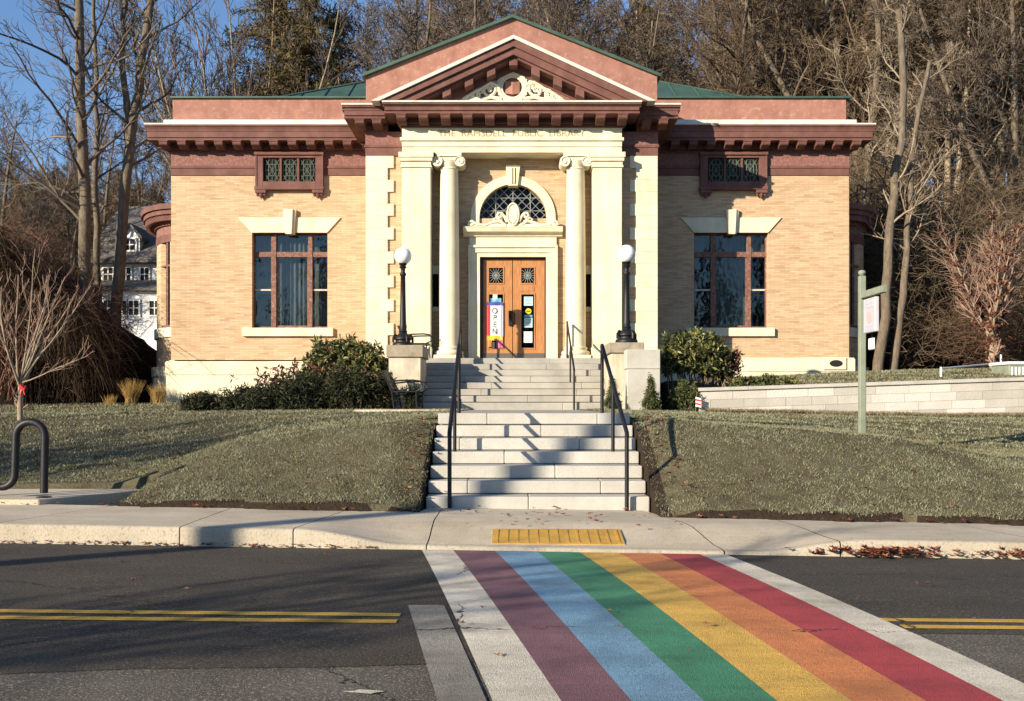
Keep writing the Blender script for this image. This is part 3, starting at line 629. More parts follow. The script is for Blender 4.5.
for (sx0, sx1, sz0, sz1) in (SLL, SLR):
    w = thing_part('window', LB)
    MB().box(sx0+.001, sx1-.001, YR+.12, YR+.14, sz0, sz1).build('pane', M['dark'], w)
    MB().box(sx0-.08, sx1+.08, YR-.03, YR+.1, sz1, sz1+.24).build('lintel', M['cream'], w)
    MB().box(sx0-.08, sx1+.08, YR-.05, YR+.1, sz0-.13, sz0).build('sill', M['cream'], w)
# arch window
aw = thing_part('arched_window', LB)
mb = MB(); n = 28; ro = 1.215
for i in range(n):
    a0 = math.pi*i/n; a1 = math.pi*(i+1)/n
    q = [(ACX+AR*math.cos(a0), ACZ+AR*math.sin(a0)), (ACX+ro*math.cos(a0), ACZ+ro*math.sin(a0)), (ACX+ro*math.cos(a1), ACZ+ro*math.sin(a1)), (ACX+AR*math.cos(a1), ACZ+AR*math.sin(a1))]
    mb.prism(q, YR-.07, YR+.22)
for s in (-1, 1): mb.box(ACX+s*ro if s < 0 else ACX+AR, ACX-AR if s < 0 else ACX+ro, YR-.07, YR+.2, 6.24, ACZ)
mb.build('arch_surround', M['cream'], aw)
MB().prism([(ACX-.14, ACZ+AR-.06), (ACX+.14, ACZ+AR-.06), (ACX+.21, ACZ+1.5), (ACX-.21, ACZ+1.5)], YR-.15, YR+.2).box(ACX-.055, ACX-.02, YR-.19, YR-.15, ACZ+AR, ACZ+1.42).box(ACX+.02, ACX+.055, YR-.19, YR-.15, ACZ+AR, ACZ+1.42).build('keystone', M['cream'], aw, bevel=.008)
MB().prism([(ACX+AR*1.01*math.cos(t*math.pi/20), ACZ+AR*1.01*math.sin(t*math.pi/20)) for t in range(21)], YR+.2, YR+.215).build('pane', M['glass2'], aw)
mb = MB(); y = YR+.19
for k in range(-9, 10):                                  # lead lattice clipped to the half circle
    for s in (-1, 1):
        c = k*.26; pts = []
        for t in np.linspace(-1.4, 1.4, 90):
            px_ = (c+t)/2; x = t; z = s*t+c
            if z >= 0 and x*x+z*z <= .96: pts.append((x, z))
        if len(pts) > 2: mb.tube([(ACX+pts[0][0], y, ACZ+pts[0][1]), (ACX+pts[-1][0], y, ACZ+pts[-1][1])], .009, 4)
for x in (-.5, 0, .5): mb.tube([(ACX+x, y, ACZ), (ACX+x, y, ACZ+math.sqrt(.96-x*x))], .014, 4)
for z in (.25, .62): mb.tube([(ACX-math.sqrt(.96-z*z), y, ACZ+z), (ACX+math.sqrt(.96-z*z), y, ACZ+z)], .012, 4)
mb.build('lattice', M['lead'], aw)
# door surround, cornice and cartouche
ds = thing_part('door_surround', LB)
yd = YR-.14
def arche(i, d, m='cream'):
    mb = MB(); a, b, t = DX0-i, DX1+i, DZ1+i
    return mb
mb = MB()
for (i0, i1, d) in ((0, .12, .06), (.12, .26, .10), (.26, .33, .15)):
    mb.box(DX0-i1, DX0-i0, YR-d, YR+.28, FZ, DZ1+i0); mb.box(DX1+i0, DX1+i1, YR-d, YR+.28, FZ, DZ1+i0); mb.box(DX0-i1, DX1+i1, YR-d, YR+.28, DZ1+i0, DZ1+i1)
mb.box(DX0-.3, DX1+.3, YR-.08, YR+.1, DZ1+.33, zq(6.17))
mb.build('surround', M['cream'], ds, bevel=.006)
prof = [(YR-.02, 6.17), (YR-.12, 6.19), (YR-.16, 6.26), (YR-.3, 6.30), (YR-.34, 6.40), (YR-.36, 6.44), (YR-.02, 6.47)]
prof = [(y_, zq(z_)) for y_, z_ in prof]
MB().xprism(prof, -1.39, 1.44).build('cornice', M['cream'], ds, bevel=.004)
mb = MB(); cy = YR-.16                                   # cartouche: oval shield, rim and scrolls
def ell(cx, cz, rx, rz, y0, y1, n=22): mb.prism([(cx+rx*math.cos(2*math.pi*t/n), cz+rz*math.sin(2*math.pi*t/n)) for t in range(n)], y0, y1)
ell(ACX, 6.81, .185, .34, cy-.06, cy+.1); ell(ACX, 6.81, .13, .26, cy-.11, cy)
mb.tube([(ACX+.165*math.cos(2*math.pi*t/24), cy-.08, 6.81+.315*math.sin(2*math.pi*t/24)) for t in range(24)], .03, 6, closed=True)
for s in (-1, 1):
    def sc_(pts, r): mb.tube([(ACX+s*x, cy-.02-.02*(k % 2), z) for k, (x, z) in enumerate(pts)], r, 7)
    sc_([(.17, 6.6), (.24, 6.75), (.33, 6.86), (.42, 6.86), (.45, 6.77), (.39, 6.71), (.33, 6.75), (.36, 6.8)], .045)
    sc_([(.2, 6.5), (.4, 6.62), (.6, 6.58), (.8, 6.5), (1.02, 6.53), (1.18, 6.62), (1.26, 6.6), (1.27, 6.52), (1.18, 6.5)], .045)
    sc_([(.3, 6.6), (.48, 6.72), (.55, 6.68), (.5, 6.58)], .035)
    sc_([(1.0, 6.5), (1.1, 6.56), (1.22, 6.5)], .05)
mb.box(ACX-1.28, ACX+1.28, cy-.04, cy+.12, 6.465, 6.54)
mb.v = [(v[0], v[1], zq(v[2])) for v in mb.v]; mb.build('cartouche', M['cream2'], ds, smooth=True)

# doors
def door_leaf(x0, x1, flip):
    d = thing_part('door', LB); y0, y1 = YR+.12, YR+.17; zb = FZ+.02; zt_ = DZ1-.05
    gx0, gx1 = (x0+.17, x1-.27) if not flip else (x0+.24, x1-.31)
    up = (gx0, gx1, zq(4.86), zq(5.30)); lo = (gx0, gx1, zq(2.95), zq(4.52))
    mb = MB(); wall_open(mb, x0, x1, zb, zt_, y0, y1, [up, lo]); mb.build('leaf', M['wood'], d, bevel=.006)
    mb = MB()                                            # raised mouldings round each light and the panel lines
    for (a, b, c, e) in (up, lo):
        for q in ((a-.035, a, c-.035, e+.035), (b, b+.035, c-.035, e+.035), (a, b, c-.035, c), (a, b, e, e+.035)): mb.box(q[0], q[1], y0-.018, y0, q[2], q[3])
    mb.box(gx0-.01, gx1+.01, y0-.012, y0, zq(4.62), zq(4.76))
    mb.build('moulding', M['wood'], d, bevel=.004)
    for (a, b, c, e) in (up, lo): MB().box(a, b, y0+.02, y0+.03, c, e).build('pane', M['glass2'], d)
    mb = MB(); cx, cz = (up[0]+up[1])/2, (up[2]+up[3])/2
    for k in range(8):
        a = math.pi*k/8; c, s_ = math.cos(a), math.sin(a); r = min(.2/max(abs(c), 1e-3), .2/max(abs(s_), 1e-3), .24)
        mb.tube([(cx-c*r, y0+.01, cz-s_*r), (cx+c*r, y0+.01, cz+s_*r)], .007, 4)
    mb.tube([(cx+.1*math.cos(t*.52), y0+.008, cz+.1*math.sin(t*.52)) for t in range(12)], .008, 4, closed=True)
    mb.build('lattice', M['lead'], d)
    MB().box(x0+.01, x1-.01, y0-.008, y0-.001, zb+.01, zb+.17).build('kick_plate', M['steel'], d)
    return (gx0, gx1, y0)
L = door_leaf(DX0+.09, .012, 0); Rr = door_leaf(.03, DX1-.03, 1)
MB().box(DX0, DX0+.085, YR+.1, YR+.2, FZ, DZ1).box(DX1-.028, DX1, YR+.1, YR+.2, FZ, DZ1).box(DX0+.085, DX1-.028, YR+.1, YR+.2, DZ1-.048, DZ1).build('door_frame', mat('dark stained frame', (.05, .02, .012), [(.09, .04, .02)], rough=.6), LB)
h = MB().box(-.1, .0, YR+.06, YR+.115, 3.55, 3.98); h.tube([(.06, YR+.11, 3.6), (.07, YR+.05, 3.63), (.07, YR+.05, 3.88), (.06, YR+.11, 3.92)], .018, 8).build('handle', M['iron'], LB)
def sheet_thing(name, label, cat, x0, x1, z0, z1, y, m, group=None):
    t = thing(name, label, cat, ((x0+x1)/2, y, z0), group); MB().box(x0, x1, y, y+.004, z0, z1).build('panel', m, t); return t
# open banner: a flag with the letters running down it
yb2 = YR+.07; k = 34.1
def xx(zx): return X(460+zx/5.39, YR)
def zz(zy): return Z(240+zy/5.39, YR)
bn = thing('open_banner', 'tall flag banner reading OPEN with red, blue and yellow bands on the door', 'banner', (xx(190), yb2, zz(580)))
def wavy(mb, x0, x1, z0, z1, y):
    n = 6
    for i in range(n):
        a = x0+(x1-x0)*i/n; b = x0+(x1-x0)*(i+1)/n; ya = y+.008*math.sin(i*1.6); yb3 = y+.008*math.sin((i+1)*1.6)
        mb.add([(a, ya, z0), (b, yb3, z0), (b, yb3, z1), (a, ya, z1), (a, ya+.006, z0), (b, yb3+.006, z0), (b, yb3+.006, z1), (a, ya+.006, z1)], [(0, 1, 2, 3), (7, 6, 5, 4), (0, 4, 5, 1), (3, 2, 6, 7), (0, 3, 7, 4), (1, 5, 6, 2)])
    return mb
for nm, c, a, b, z0, z1, dy in (('field', 'f_white', 163, 212, 515, 352, 0), ('stripe', 'f_red', 143, 163, 515, 350, 0), ('stripe', 'f_lilac', 212, 232, 520, 350, 0), ('band', 'f_blue', 140, 232, 352, 333, -.003), ('header', 'f_sky', 165, 222, 333, 312, 0), ('header', 'f_white', 176, 200, 322, 292, -.006), ('band', 'f_yellow', 146, 230, 540, 515, -.003), ('band', 'f_pink', 196, 230, 580, 540, 0), ('band', 'f_black', 168, 204, 582, 548, -.004), ('band', 'f_orange', 146, 170, 575, 540, 0)):
    wavy(MB(), xx(a), xx(b), zz(z0), zz(z1), yb2+dy).build(nm, M[c], bn)
def text(name, s, x, y, z, size, m, parent, ext=.002, sx=1, rx=90, rz=0):
    c = bpy.data.curves.new(name, 'FONT'); c.body = s; c.size = size; c.align_x = 'CENTER'; c.align_y = 'CENTER'; c.extrude = ext
    o = bpy.data.objects.new(name, c); og = ORG.get(parent, Vector((0, 0, 0))); o.location = Vector((x, y, z))-og; o.rotation_euler = (R(rx), 0, R(rz)); o.scale.x = sx
    c.materials.append(M[m]); COL.objects.link(o); bpy.context.view_layer.update()
    me = bpy.data.meshes.new_from_object(o.evaluated_get(bpy.context.evaluated_depsgraph_get()))
    q = bpy.data.objects.new(name, me); q.location = o.location; q.rotation_euler = o.rotation_euler; q.scale = o.scale
    bpy.data.objects.remove(o); link(q, parent); return q
for i, ch in enumerate('OPEN'): text('letter', ch, xx(187), yb2-.012, zz(382+i*37), .24, 'f_black', bn, .002, .85)
nts = [('pale green notice pasted highest on the right door light', 345, 393, 352, 303, 'f_cyan'), ('pale blue notice with bold heading below the round sticker', 347, 391, 470, 418, 'f_cyan'), ('white notice lowest on the right door light', 344, 390, 552, 492, 'f_cyan')]
for lb, a, b, z0, z1, c in nts:
    t = thing('notice', lb, 'notice', (xx((a+b)/2), yb2+.03, zz(z0)), 'notices on the door glass')
    MB().box(xx(a), xx(b), yb2+.03, yb2+.034, zz(z0), zz(z1)).build('paper', M['f_white' if 'white' in lb else c], t)
    mb = MB()
    for q in range(5): mb.box(xx(a+6), xx(b-6-(q % 2)*8), yb2+.027, yb2+.0295, zz(z0-10-q*8), zz(z0-12-q*8))
    mb.build('print', M['f_ink'], t)
t = thing('sticker', 'round yellow sticker above a blue strip between two notices', 'sticker', (xx(368), yb2+.03, zz(400)))
mb = MB(); mb.prism([(xx(369)+.085*math.cos(q*.393), zz(382)+.085*math.sin(q*.393)) for q in range(16)], yb2+.03, yb2+.034); mb.build('disc', M['f_dot'], t)
MB().box(xx(347), xx(390), yb2+.032, yb2+.035, zz(414), zz(402)).build('strip', M['f_sky'], t)
MB().box(xx(358), xx(380), yb2+.026, yb2+.0295, zz(385), zz(379)).build('print', M['f_black'], t)

# cream entablature with the carved name
ex0, ex1 = X(402, YP), X(622, YP); en = thing_part('entablature', LB)
mb = MB().box(ex0, ex1, YP, YB+.3, ZF+.41, 9.02).box(ex0-.0, ex1, YP+.02, YB+.3, ZF+.002, ZF+.16).box(ex0, ex1, YP-.01, YB+.3, ZF+.16, ZF+.32).box(ex0-.05, ex1+.05, YP-.06, YB+.3, ZF+.32, ZF+.41)
mb.build('frieze', M['cream'], en, bevel=.006)
text('lettering', 'THE  RAMSDELL  PUBLIC  LIBRARY', X(511.5, YP), YP-.004, Z(133.5, YP), .27, 'letter', en, .003, 1.0)
lt = en.children[-1] if False else None

# ------------------------------------------------------------------ cornices
def cornice_run(x0, x1, yw, oh, zlow, zc0, zc1, zw, xl, xr, mod_n, name='cornice', parent=LB, y_back=None):
    """brownstone bed mould, corona and cyma; xl/xr: side overhangs"""
    c = thing_part(name, parent); yb3 = y_back or yw+.3
    bx0, bx1 = x0-xl, x1+xr
    MB().box(x0-min(xl, .06), x1+min(xr, .06), yw-.06, yb3, zlow, zlow+.09).box(x0-min(xl, .12), x1+min(xr, .12), yw-.12, yb3, zlow+.09, zlow+.16).build('bed_moulding', M['red'], c, bevel=.008)
    MB().box(x0-min(xl, .10), x1+min(xr, .10), yw-.10, yb3, zlow+.16, zc0-.07).build('soffit_block', M['red'], c)
    sx0, sx1 = (x0-xl*.92, x1+xr*.92)
    MB().box(sx0, sx1, yw-oh*.86, yb3, zc0-.07, zc0).build('soffit', M['red'], c)
    MB().box(bx0+.05*(xl > 0), bx1-.05*(xr > 0), yw-oh*.92, yb3, zc0, zc0+(zc1-zc0)*.5).build('corona', M['red'], c, bevel=.008)
    mb = MB(); y1 = yw-oh*.92; zc = zc0+(zc1-zc0)*.5
    pr = [(y1+.002, zc), (y1-.01, zc), (y1-.02, zc+.03), (y1-.015, zc+.05), (y1-.05, zc1-.06), (y1-.08, zc1-.04), (y1-.08, zc1), (y1+.3, zc1), (y1+.3, zc)]
    mb.xprism(pr, bx0, bx1); mb.build('cyma', M['red'], c)
    MB().box(bx0-.01*(xl > 0), bx1+.01*(xr > 0), yw-oh-.06, yb3, zc1, zc1+.05).box(bx0+xl*.7, bx1-xr*.7, yw-oh*.3, yb3, zc1+.05, zw).build('gutter', M['white'], c, bevel=.006)
    # modillions
    span = (x1-x0+xl*.6+xr*.6); n = mod_n; proto = None
    for i in range(n):
        cx = x0-xl*.6+span*(i+.5)/n
        if proto is None:
            mb = MB(); w = .125; d = oh*.68
            mb.xprism([(0, 0), (-d, 0), (-d, -.10), (-d*.92, -.14), (-d*.6, -.15), (-d*.4, -.20), (0, -.21)], -w, w)
            mb.box(-w-.02, w+.02, -d-.02, 0, -.035, 0)
            proto = mb.build('modillion', M['red'], c, bevel=.006); ob = proto
            proto.data.transform(Matrix.Translation(ORG[c])) if ORG[c].length else None
        else: ob = proto.copy(); link(ob, c)
        ob.location = Vector((cx, yw-.10, zc0-.075))-ORG[c]
    return c
ZC0, ZC1 = 9.36, 9.72
def frieze(x0, x1, y, ya, oh=.0):
    MB().box(x0, x1, y-.02, ya, ZF+.30, ZF+.70).build('frieze', M['frieze'], LB)
    MB().box(x0-.02, x1+.02, y-.05, ya, ZF+.22, ZF+.30).box(x0, x1, y-.03, ya, ZF-.0, ZF+.22).build('architrave', M['red'], LB, bevel=.01)
AL = (X(255.5, 30.7), X(323.5, 30.7)); AR_ = (X(700, 30.7), X(767, 30.7))
for (a, b) in ((WX0, AL[0]), (AL[1], BX0), (BX1, AR_[0]), (AR_[1], WX1)): frieze(a, b, YW, YW+.35)
MB().box(WX0, WX0+.3, YW+.35, 45, ZF, 9.0).box(WX1-.3, WX1, YW+.35, 45, ZF, 9.0).build('frieze', M['frieze'], LB)
cornice_run(WX0, BX0, YW, .62, 9.02, ZC0, ZC1, 10.01, .58, 0, 12)
cornice_run(BX1, WX1, YW, .62, 9.02, ZC0, ZC1, 10.01, 0, .58, 12)
# side returns of the cornice along the flanks
MB().box(WX0-.50, WX0-.0, YW+.3, 45.4, ZC0, ZC1-.01).box(WX1, WX1+.50, YW+.3, 45.4, ZC0, ZC1-.01).build('cornice', M['red'], LB)
MB().box(WX0-.6, WX0+.0, YW+.3, 45.5, ZC1-.008, ZC1+.05).box(WX1, WX1+.6, YW+.3, 45.5, ZC1-.008, ZC1+.05).build('gutter', M['white'], LB)
# block frieze + cornice (stepped back behind the portico one)
for (a, b) in ((X(365.5, YB), X(402, YB)), (X(622, YB), X(658, YB))):
    MB().box(a, b, YB-.04, YB+.35, ZF+.32, 9.02).build('frieze', M['frieze'], LB)
    MB().box(a-.03, b+.03, YB-.07, YB+.35, ZF+.24, ZF+.32).box(a, b, YB-.05, YB+.35, ZF, ZF+.24).build('architrave', M['red'], LB, bevel=.01)
MB().box(BX0, BX0+.35, YB+.3, YW+.3, ZF, 9.02).box(BX1-.35, BX1, YB+.3, YW+.3, ZF, 9.02).build('frieze', M['frieze'], LB)
PZ0, PZ1 = 9.33, 9.52
cornice_run(BX0, ex0-.45, YB, .70, 9.02, PZ0-.02, PZ1+.05, 9.62, .55, 0, 2, y_back=YW+.3)
cornice_run(ex1+.45, BX1, YB, .70, 9.02, PZ0-.02, PZ1+.05, 9.62, 0, .55, 2, y_back=YW+.3)
cornice_run(ex0, ex1, YP, .66, 9.02, PZ0, PZ1, PZ1+.055, .46, .46, 11, y_back=YB+.1)
# parapets with green coping
for q_ in ((X(173, 30.95), BX0, YW+.12, YW+.4), (BX1, X(846, 30.95), YW+.12, YW+.4), (-10.45, -10.2, YW+.4, 45), (10.1, 10.35, YW+.4, 45)): MB().box(*q_, 9.72, 10.74).build('parapet', M['salmon'], LB, bevel=.01)
MB().box(-10.55, BX0, YW+.04, YW+.5, 10.74, 10.80).box(BX1, 10.48, YW+.04, YW+.5, 10.74, 10.80).box(-10.53, -10.12, YW+.5, 45, 10.74, 10.80).box(10.02, 10.44, YW+.5, 45, 10.74, 10.80).build('coping', M['copper'], LB, bevel=.008)
# roof: a low hipped standing-seam roof and the gable roof behind the pediment
rf = thing_part('roof', LB)
V = [(-8.3, YW+.5, 10.7), (8.3, YW+.5, 10.7), (8.3, 43, 10.7), (-8.3, 43, 10.7), (-2.3, 36.2, 13.5), (2.3, 36.2, 13.5)]
MB().add(V, [(0, 1, 5, 4), (1, 2, 5), (2, 3, 4, 5), (3, 0, 4)]).add([(-10.3, YW+.45, 10.5), (10.3, YW+.45, 10.5), (10.3, 45, 10.5), (-10.3, 45, 10.5)], [(0, 1, 2, 3)]).build('roof_plane', M['copper'], rf)
A = [Vector(v) for v in V]
for k in range(1, 22):                                   # seams on the front slope
    x = -8.3+16.6*k/22
    t = min(1, (x+8.3)/6.0, (8.3-x)/6.0)
    MB().tube([(x, YW+.5, 10.715), (x, YW+.5+(36.2-YW-.5)*t, 10.715+2.8*t)], .03, 4).build('seam', M['copper'], rf)
for s_ in (-1, 1): MB().tube([(s_*8.3, YW+.5, 10.72), (s_*2.3, 36.2, 13.52)], .04, 4).build('hip', M['copper'], rf)
# pediment: gable parapet, raking cornice, tympanum
GX0, GX1 = X(366, YB), X(657, YB); GZ0 = 9.60; GZ1 = Z(77, YB); GA = Z(19, YB); gm = X(512.5, YB)
pd = thing_part('pediment', LB)
MB().prism([(GX0, GZ0), (GX1, GZ0), (GX1, GZ1), (gm, GA), (GX0, GZ1)], YB-.02, YB+.5).build('gable', M['salmon'], pd)
MB().box(GX0-.1, GX0+.5, YB-.12, YB+.4, GZ0-.06, GZ0+.10).box(GX1-.5, GX1+.1, YB-.12, YB+.4, GZ0-.06, GZ0+.10).build('flashing', M['white'], pd)
t = .085
MB().prism([(GX0-.10, GZ1-.03), (gm, GA-.0), (gm, GA+t), (GX0-.10, GZ1+t-.03)][::1], YB-.14, YB+.62).prism([(gm, GA), (GX1+.10, GZ1-.03), (GX1+.10, GZ1+t-.03), (gm, GA+t)], YB-.14, YB+.62).build('coping', M['copper'], pd)
# copper roof running back from the gable
MB().add([(GX0-.08, YB+.5, GZ1+.02), (gm, YB+.5, GA+.04), (gm, 36, GA+.04), (GX0-.08, 36, GZ1+.02)], [(0, 1, 2, 3)]).add([(GX1+.08, YB+.5, GZ1+.02), (gm, YB+.5, GA+.04), (gm, 36, GA+.04), (GX1+.08, 36, GZ1+.02)], [(0, 3, 2, 1)]).build('roof', M['copper'], pd)
for a_, b_ in ((GX0, GX0+.3), (GX1-.3, GX1)): MB().box(a_, b_, YB+.5, YW+.4, 9.6, GZ1).build('parapet', M['salmon'], pd)
yf = YP-.66; ry = yf-.05; rx0, rx1 = X(375, ry), X(652, ry); rz0 = PZ1+.03; rza = Z(37, ry); rm = X(513.5, ry)
def rake(mb, d0, d1, y0, y1):
    """band parallel to the rake between vertical offsets d0 < d1 below the top line"""
    for s in (0, 1):
        xe, = (rx0,) if s == 0 else (rx1,)
        sl_ = (rza-rz0)/(rm-xe)
        def P_(x, d): return (x, rza+(x-rm)*sl_-d)
        # clip at rz0 level
        def xat(d): return rm-(rza-d-rz0)/sl_
        a = [P_(rm, d0), P_(rm, d1), (xat(d1), rz0), (xat(d0), rz0)]
        mb.prism(a if s == 0 else a[::-1], y0, y1)
    return mb
rake(MB(), -.05, .05, ry-.04, YB).build('flashing', M['white'], pd)
rake(MB(), .05, .24, ry+.02, YB).build('raking_cyma', M['red'], pd)
rake(MB(), .24, .44, ry+.09, YB).build('raking_corona', M['red'], pd)
rake(MB(), .44, .50, ry+.20, YB).build('raking_soffit', M['red'], pd)
rake(MB(), .50, .74, YP-.10, YB).build('raking_bed', M['red'], pd)
rake(MB(), .74, .84, YP-.05, YB).build('raking_bed_moulding', M['frieze'], pd)
MB().prism([(rx0+1, rz0-.02), (rx1-1, rz0-.02), (rm, rza-.7)], YP+.0, YB-.01).build('tympanum', M['salmon'], pd)
pr = None
for s in (-1, 1):
    for k in range(5):
        if s > 0 and k == 0: continue
        cx = rm+s*k*.61; cz = rza-.50-abs(k)*.61*(rza-rz0)/(rx1-rm)
        if cz < rz0+.2: continue
        tz = -s*(rza-rz0)/(rx1-rm) if k else 0
        mb = MB(); w = .115; d = .42
        zt2 = lambda x: cz+(x-cx)*tz
        a = [(cx-w, zt2(cx-w)), (cx+w, zt2(cx+w)), (cx+w, zt2(cx+w)-.2), (cx-w, zt2(cx-w)-.2)][::-1]
        mb.prism(a, YP-.09-d, YP-.09); mb.build('modillion', M['red'], pd, bevel=.006)
# carved ornament in the tympanum
orn = thing_part('ornament', pd)
oc = (X(512.5, YP), Z(88, YP))
mb = MB(); y = YP-.03; n = 28
for r, w in ((.37, .05), (.30, .035)): mb.tube([(oc[0]+r*math.cos(2*math.pi*t/n), y-.02, oc[1]+r*math.sin(2*math.pi*t/n)) for t in range(n)], w, 7, closed=True)
def disc(cx, cz, r, y0, y1): mb.prism([(cx+r*math.cos(2*math.pi*t/14), cz+r*math.sin(2*math.pi*t/14)) for t in range(14)], y0, y1)
random.seed(5)
for t in range(26): a = 2*math.pi*t/26; disc(oc[0]+.40*math.cos(a), oc[1]+.40*math.sin(a), .05, y-.06, y)
mb2 = mb
for s in (-1, 1):
    def scr(cx, cz, r0, turns, a0, w, sg=1):
        pts = []
        for t in range(22):
            f = t/21; r = r0*(1-f*.85); a = a0+sg*f*turns*2*math.pi; pts.append((oc[0]+s*(cx+r*math.cos(a)), y-.03, cz+r*math.sin(a)))
        mb.tube(pts, [w*(1-.5*q/21) for q in range(22)], 6)
    zb_ = oc[1]-.38
    scr(.66, zb_+.30, .20, 1.4, 2.6, .05); scr(.98, zb_+.17, .15, 1.3, 2.2, .045, -1); scr(1.22, zb_+.10, .10, 1.2, 2.6, .04)
    mb.tube([(oc[0]+s*.35, y-.03, zb_+.4), (oc[0]+s*.6, y-.03, zb_+.52), (oc[0]+s*.85, y-.03, zb_+.36), (oc[0]+s*1.12, y-.03, zb_+.22), (oc[0]+s*1.4, y-.03, zb_+.05)], [.06, .06, .05, .045, .03], 6)
    mb.tube([(oc[0]+s*.3, y-.03, zb_+.05), (oc[0]+s*.6, y-.03, zb_+.10), (oc[0]+s*.95, y-.03, zb_+.03), (oc[0]+s*1.45, y-.03, zb_+.02)], [.06, .05, .05, .03], 6)
    for q in range(14):
        u = q/13; x = .42+u*.95; z = zb_+.48*(1-u)+.04+random.uniform(-.1, .03); disc(oc[0]+s*x, z, .05+.02*random.random(), y-.05, y)
mb.build('wreath', M['cream2'], orn, smooth=True)
bkc = oc
MB().add([(bkc[0]-.2, y-.03, bkc[1]-.17), (bkc[0], y-.08, bkc[1]-.21), (bkc[0]+.2, y-.03, bkc[1]-.17), (bkc[0]-.2, y-.03, bkc[1]+.17), (bkc[0], y-.08, bkc[1]+.13), (bkc[0]+.2, y-.03, bkc[1]+.17), (bkc[0]-.2, y, bkc[1]-.17), (bkc[0], y, bkc[1]-.21), (bkc[0]+.2, y, bkc[1]-.17), (bkc[0]-.2, y, bkc[1]+.17), (bkc[0], y, bkc[1]+.13), (bkc[0]+.2, y, bkc[1]+.17)],
         [(0, 1, 4, 3), (1, 2, 5, 4), (0, 3, 9, 6), (2, 8, 11, 5), (3, 4, 10, 9), (4, 5, 11, 10), (0, 6, 7, 1), (1, 7, 8, 2)]).build('open_book', M['salmon'], orn)

# ------------------------------------------------------------------ wing windows
def big_window(o, lx):
    x0, x1, z0, z1 = o; w = thing_part('window', LB); yf = YW+.20
    f = lambda q: x0+(x1-x0)*q
    v1, v2, v3, v4 = f(.238), f(.305), f(.73), f(.787)
    tz0, tz1 = z0+(z1-z0)*.755, z0+(z1-z0)*.81
    mb = MB(); mb.box(v1, v2, yf-.05, yf+.06, z0, z1); mb.box(v3, v4, yf-.05, yf+.06, z0, z1)
    for a, b in ((x0, v1), (v2, v3), (v4, x1)): mb.box(a, b, yf-.03, yf+.05, tz0, tz1)
    mb.box(x0, x0+.05, yf-.01, yf+.06, z0+.05, tz0); mb.box(x1-.04, x1, yf-.01, yf+.06, z0+.05, tz0); mb.box(x0, x0+.05, yf-.01, yf+.06, tz1, z1-.04); mb.box(x1-.04, x1, yf-.01, yf+.06, tz1, z1-.04)
    for a, b in ((x0, v1), (v2, v3), (v4, x1)): mb.box(a, b, yf-.01, yf+.05, z0, z0+.06 if a != v2 else z0+.09); mb.box(a, b, yf-.01, yf+.05, z1-.04, z1)
    for a, b in ((v2, v2+.035), (v3-.035, v3)): mb.box(a, b, yf, yf+.05, z0+.09, tz0)
    mb.build('frame', M['winframe'], w, bevel=.006)
    zm = z0+(z1-z0)*.40
    MB().box(x0+.05, v1, yf+.005, yf+.05, zm, zm+.05).box(v4, x1-.04, yf+.005, yf+.05, zm, zm+.05).build('meeting_rail', mat('peeling rail', (.4, .34, .28), [(.6, .56, .5)], scale=9), w)
    for a, b, c, d in ((x0+.01, v1, z0+.02, tz0), (v2, v3, z0+.02, tz0), (v4, x1-.01, z0+.02, tz0), (x0+.01, v1, tz1, z1-.01), (v2, v3, tz1, z1-.01), (v4, x1-.01, tz1, z1-.01)):
        MB().box(a, b, yf+.03, yf+.036, c, d).build('pane', M['glass'], w)
    mb = MB()                                             # folded curtain behind the middle light
    n = 26; zc_ = z1 if lx else z1
    for i in range(n):
        a = v2+(v3-v2)*i/n; b = v2+(v3-v2)*(i+1)/n; ya = yf+.30+.04*math.sin(i*1.7); yb3 = yf+.30+.04*math.sin((i+1)*1.7)
        mb.add([(a, ya, z0), (b, yb3, z0), (b, yb3, zc_), (a, ya, zc_)], [(0, 1, 2, 3)])
    if lx: mb.box(x0, v1, yf+.32, yf+.33, z0+1.1, z1); mb.box(v4, x1, yf+.32, yf+.33, z0, z1)
    else: mb.box(v3-.45, v3, yf+.2, yf+.22, z0, z0+1.0); mb.box(v4, x1, yf+.32, yf+.33, tz1, z1); mb.box(x0, v1, yf+.32, yf+.33, tz1, z1)
    mb.build('curtain', M['curtain'], w)
    s = .27
    MB().box(x0-.28, x1+.19, YW-.12, YW+.2, z0-.26, z0).build('sill', M['cream'], w, bevel=.012)
    MB().prism([(x0-.0, z1), (x1+.0, z1), (x1+.42, z1+.47), (x0-.42, z1+.47)], YW-.05, YW+.2).build('lintel', M['cream'], w, bevel=.01)
    c = (x0+x1)/2+.02
    MB().prism([(c-.13, z1-.05), (c+.13, z1-.05), (c+.2, z1+.70), (c-.2, z1+.70)], YW-.13, YW+.1).prism([(c+.02, z1-.06), (c+.08, z1-.06), (c+.12, z1+.71), (c+.04, z1+.71)], YW-.19, YW-.12).build('keystone', M['cream'], w, bevel=.01)
big_window(WL, 1); big_window(WR, 0)
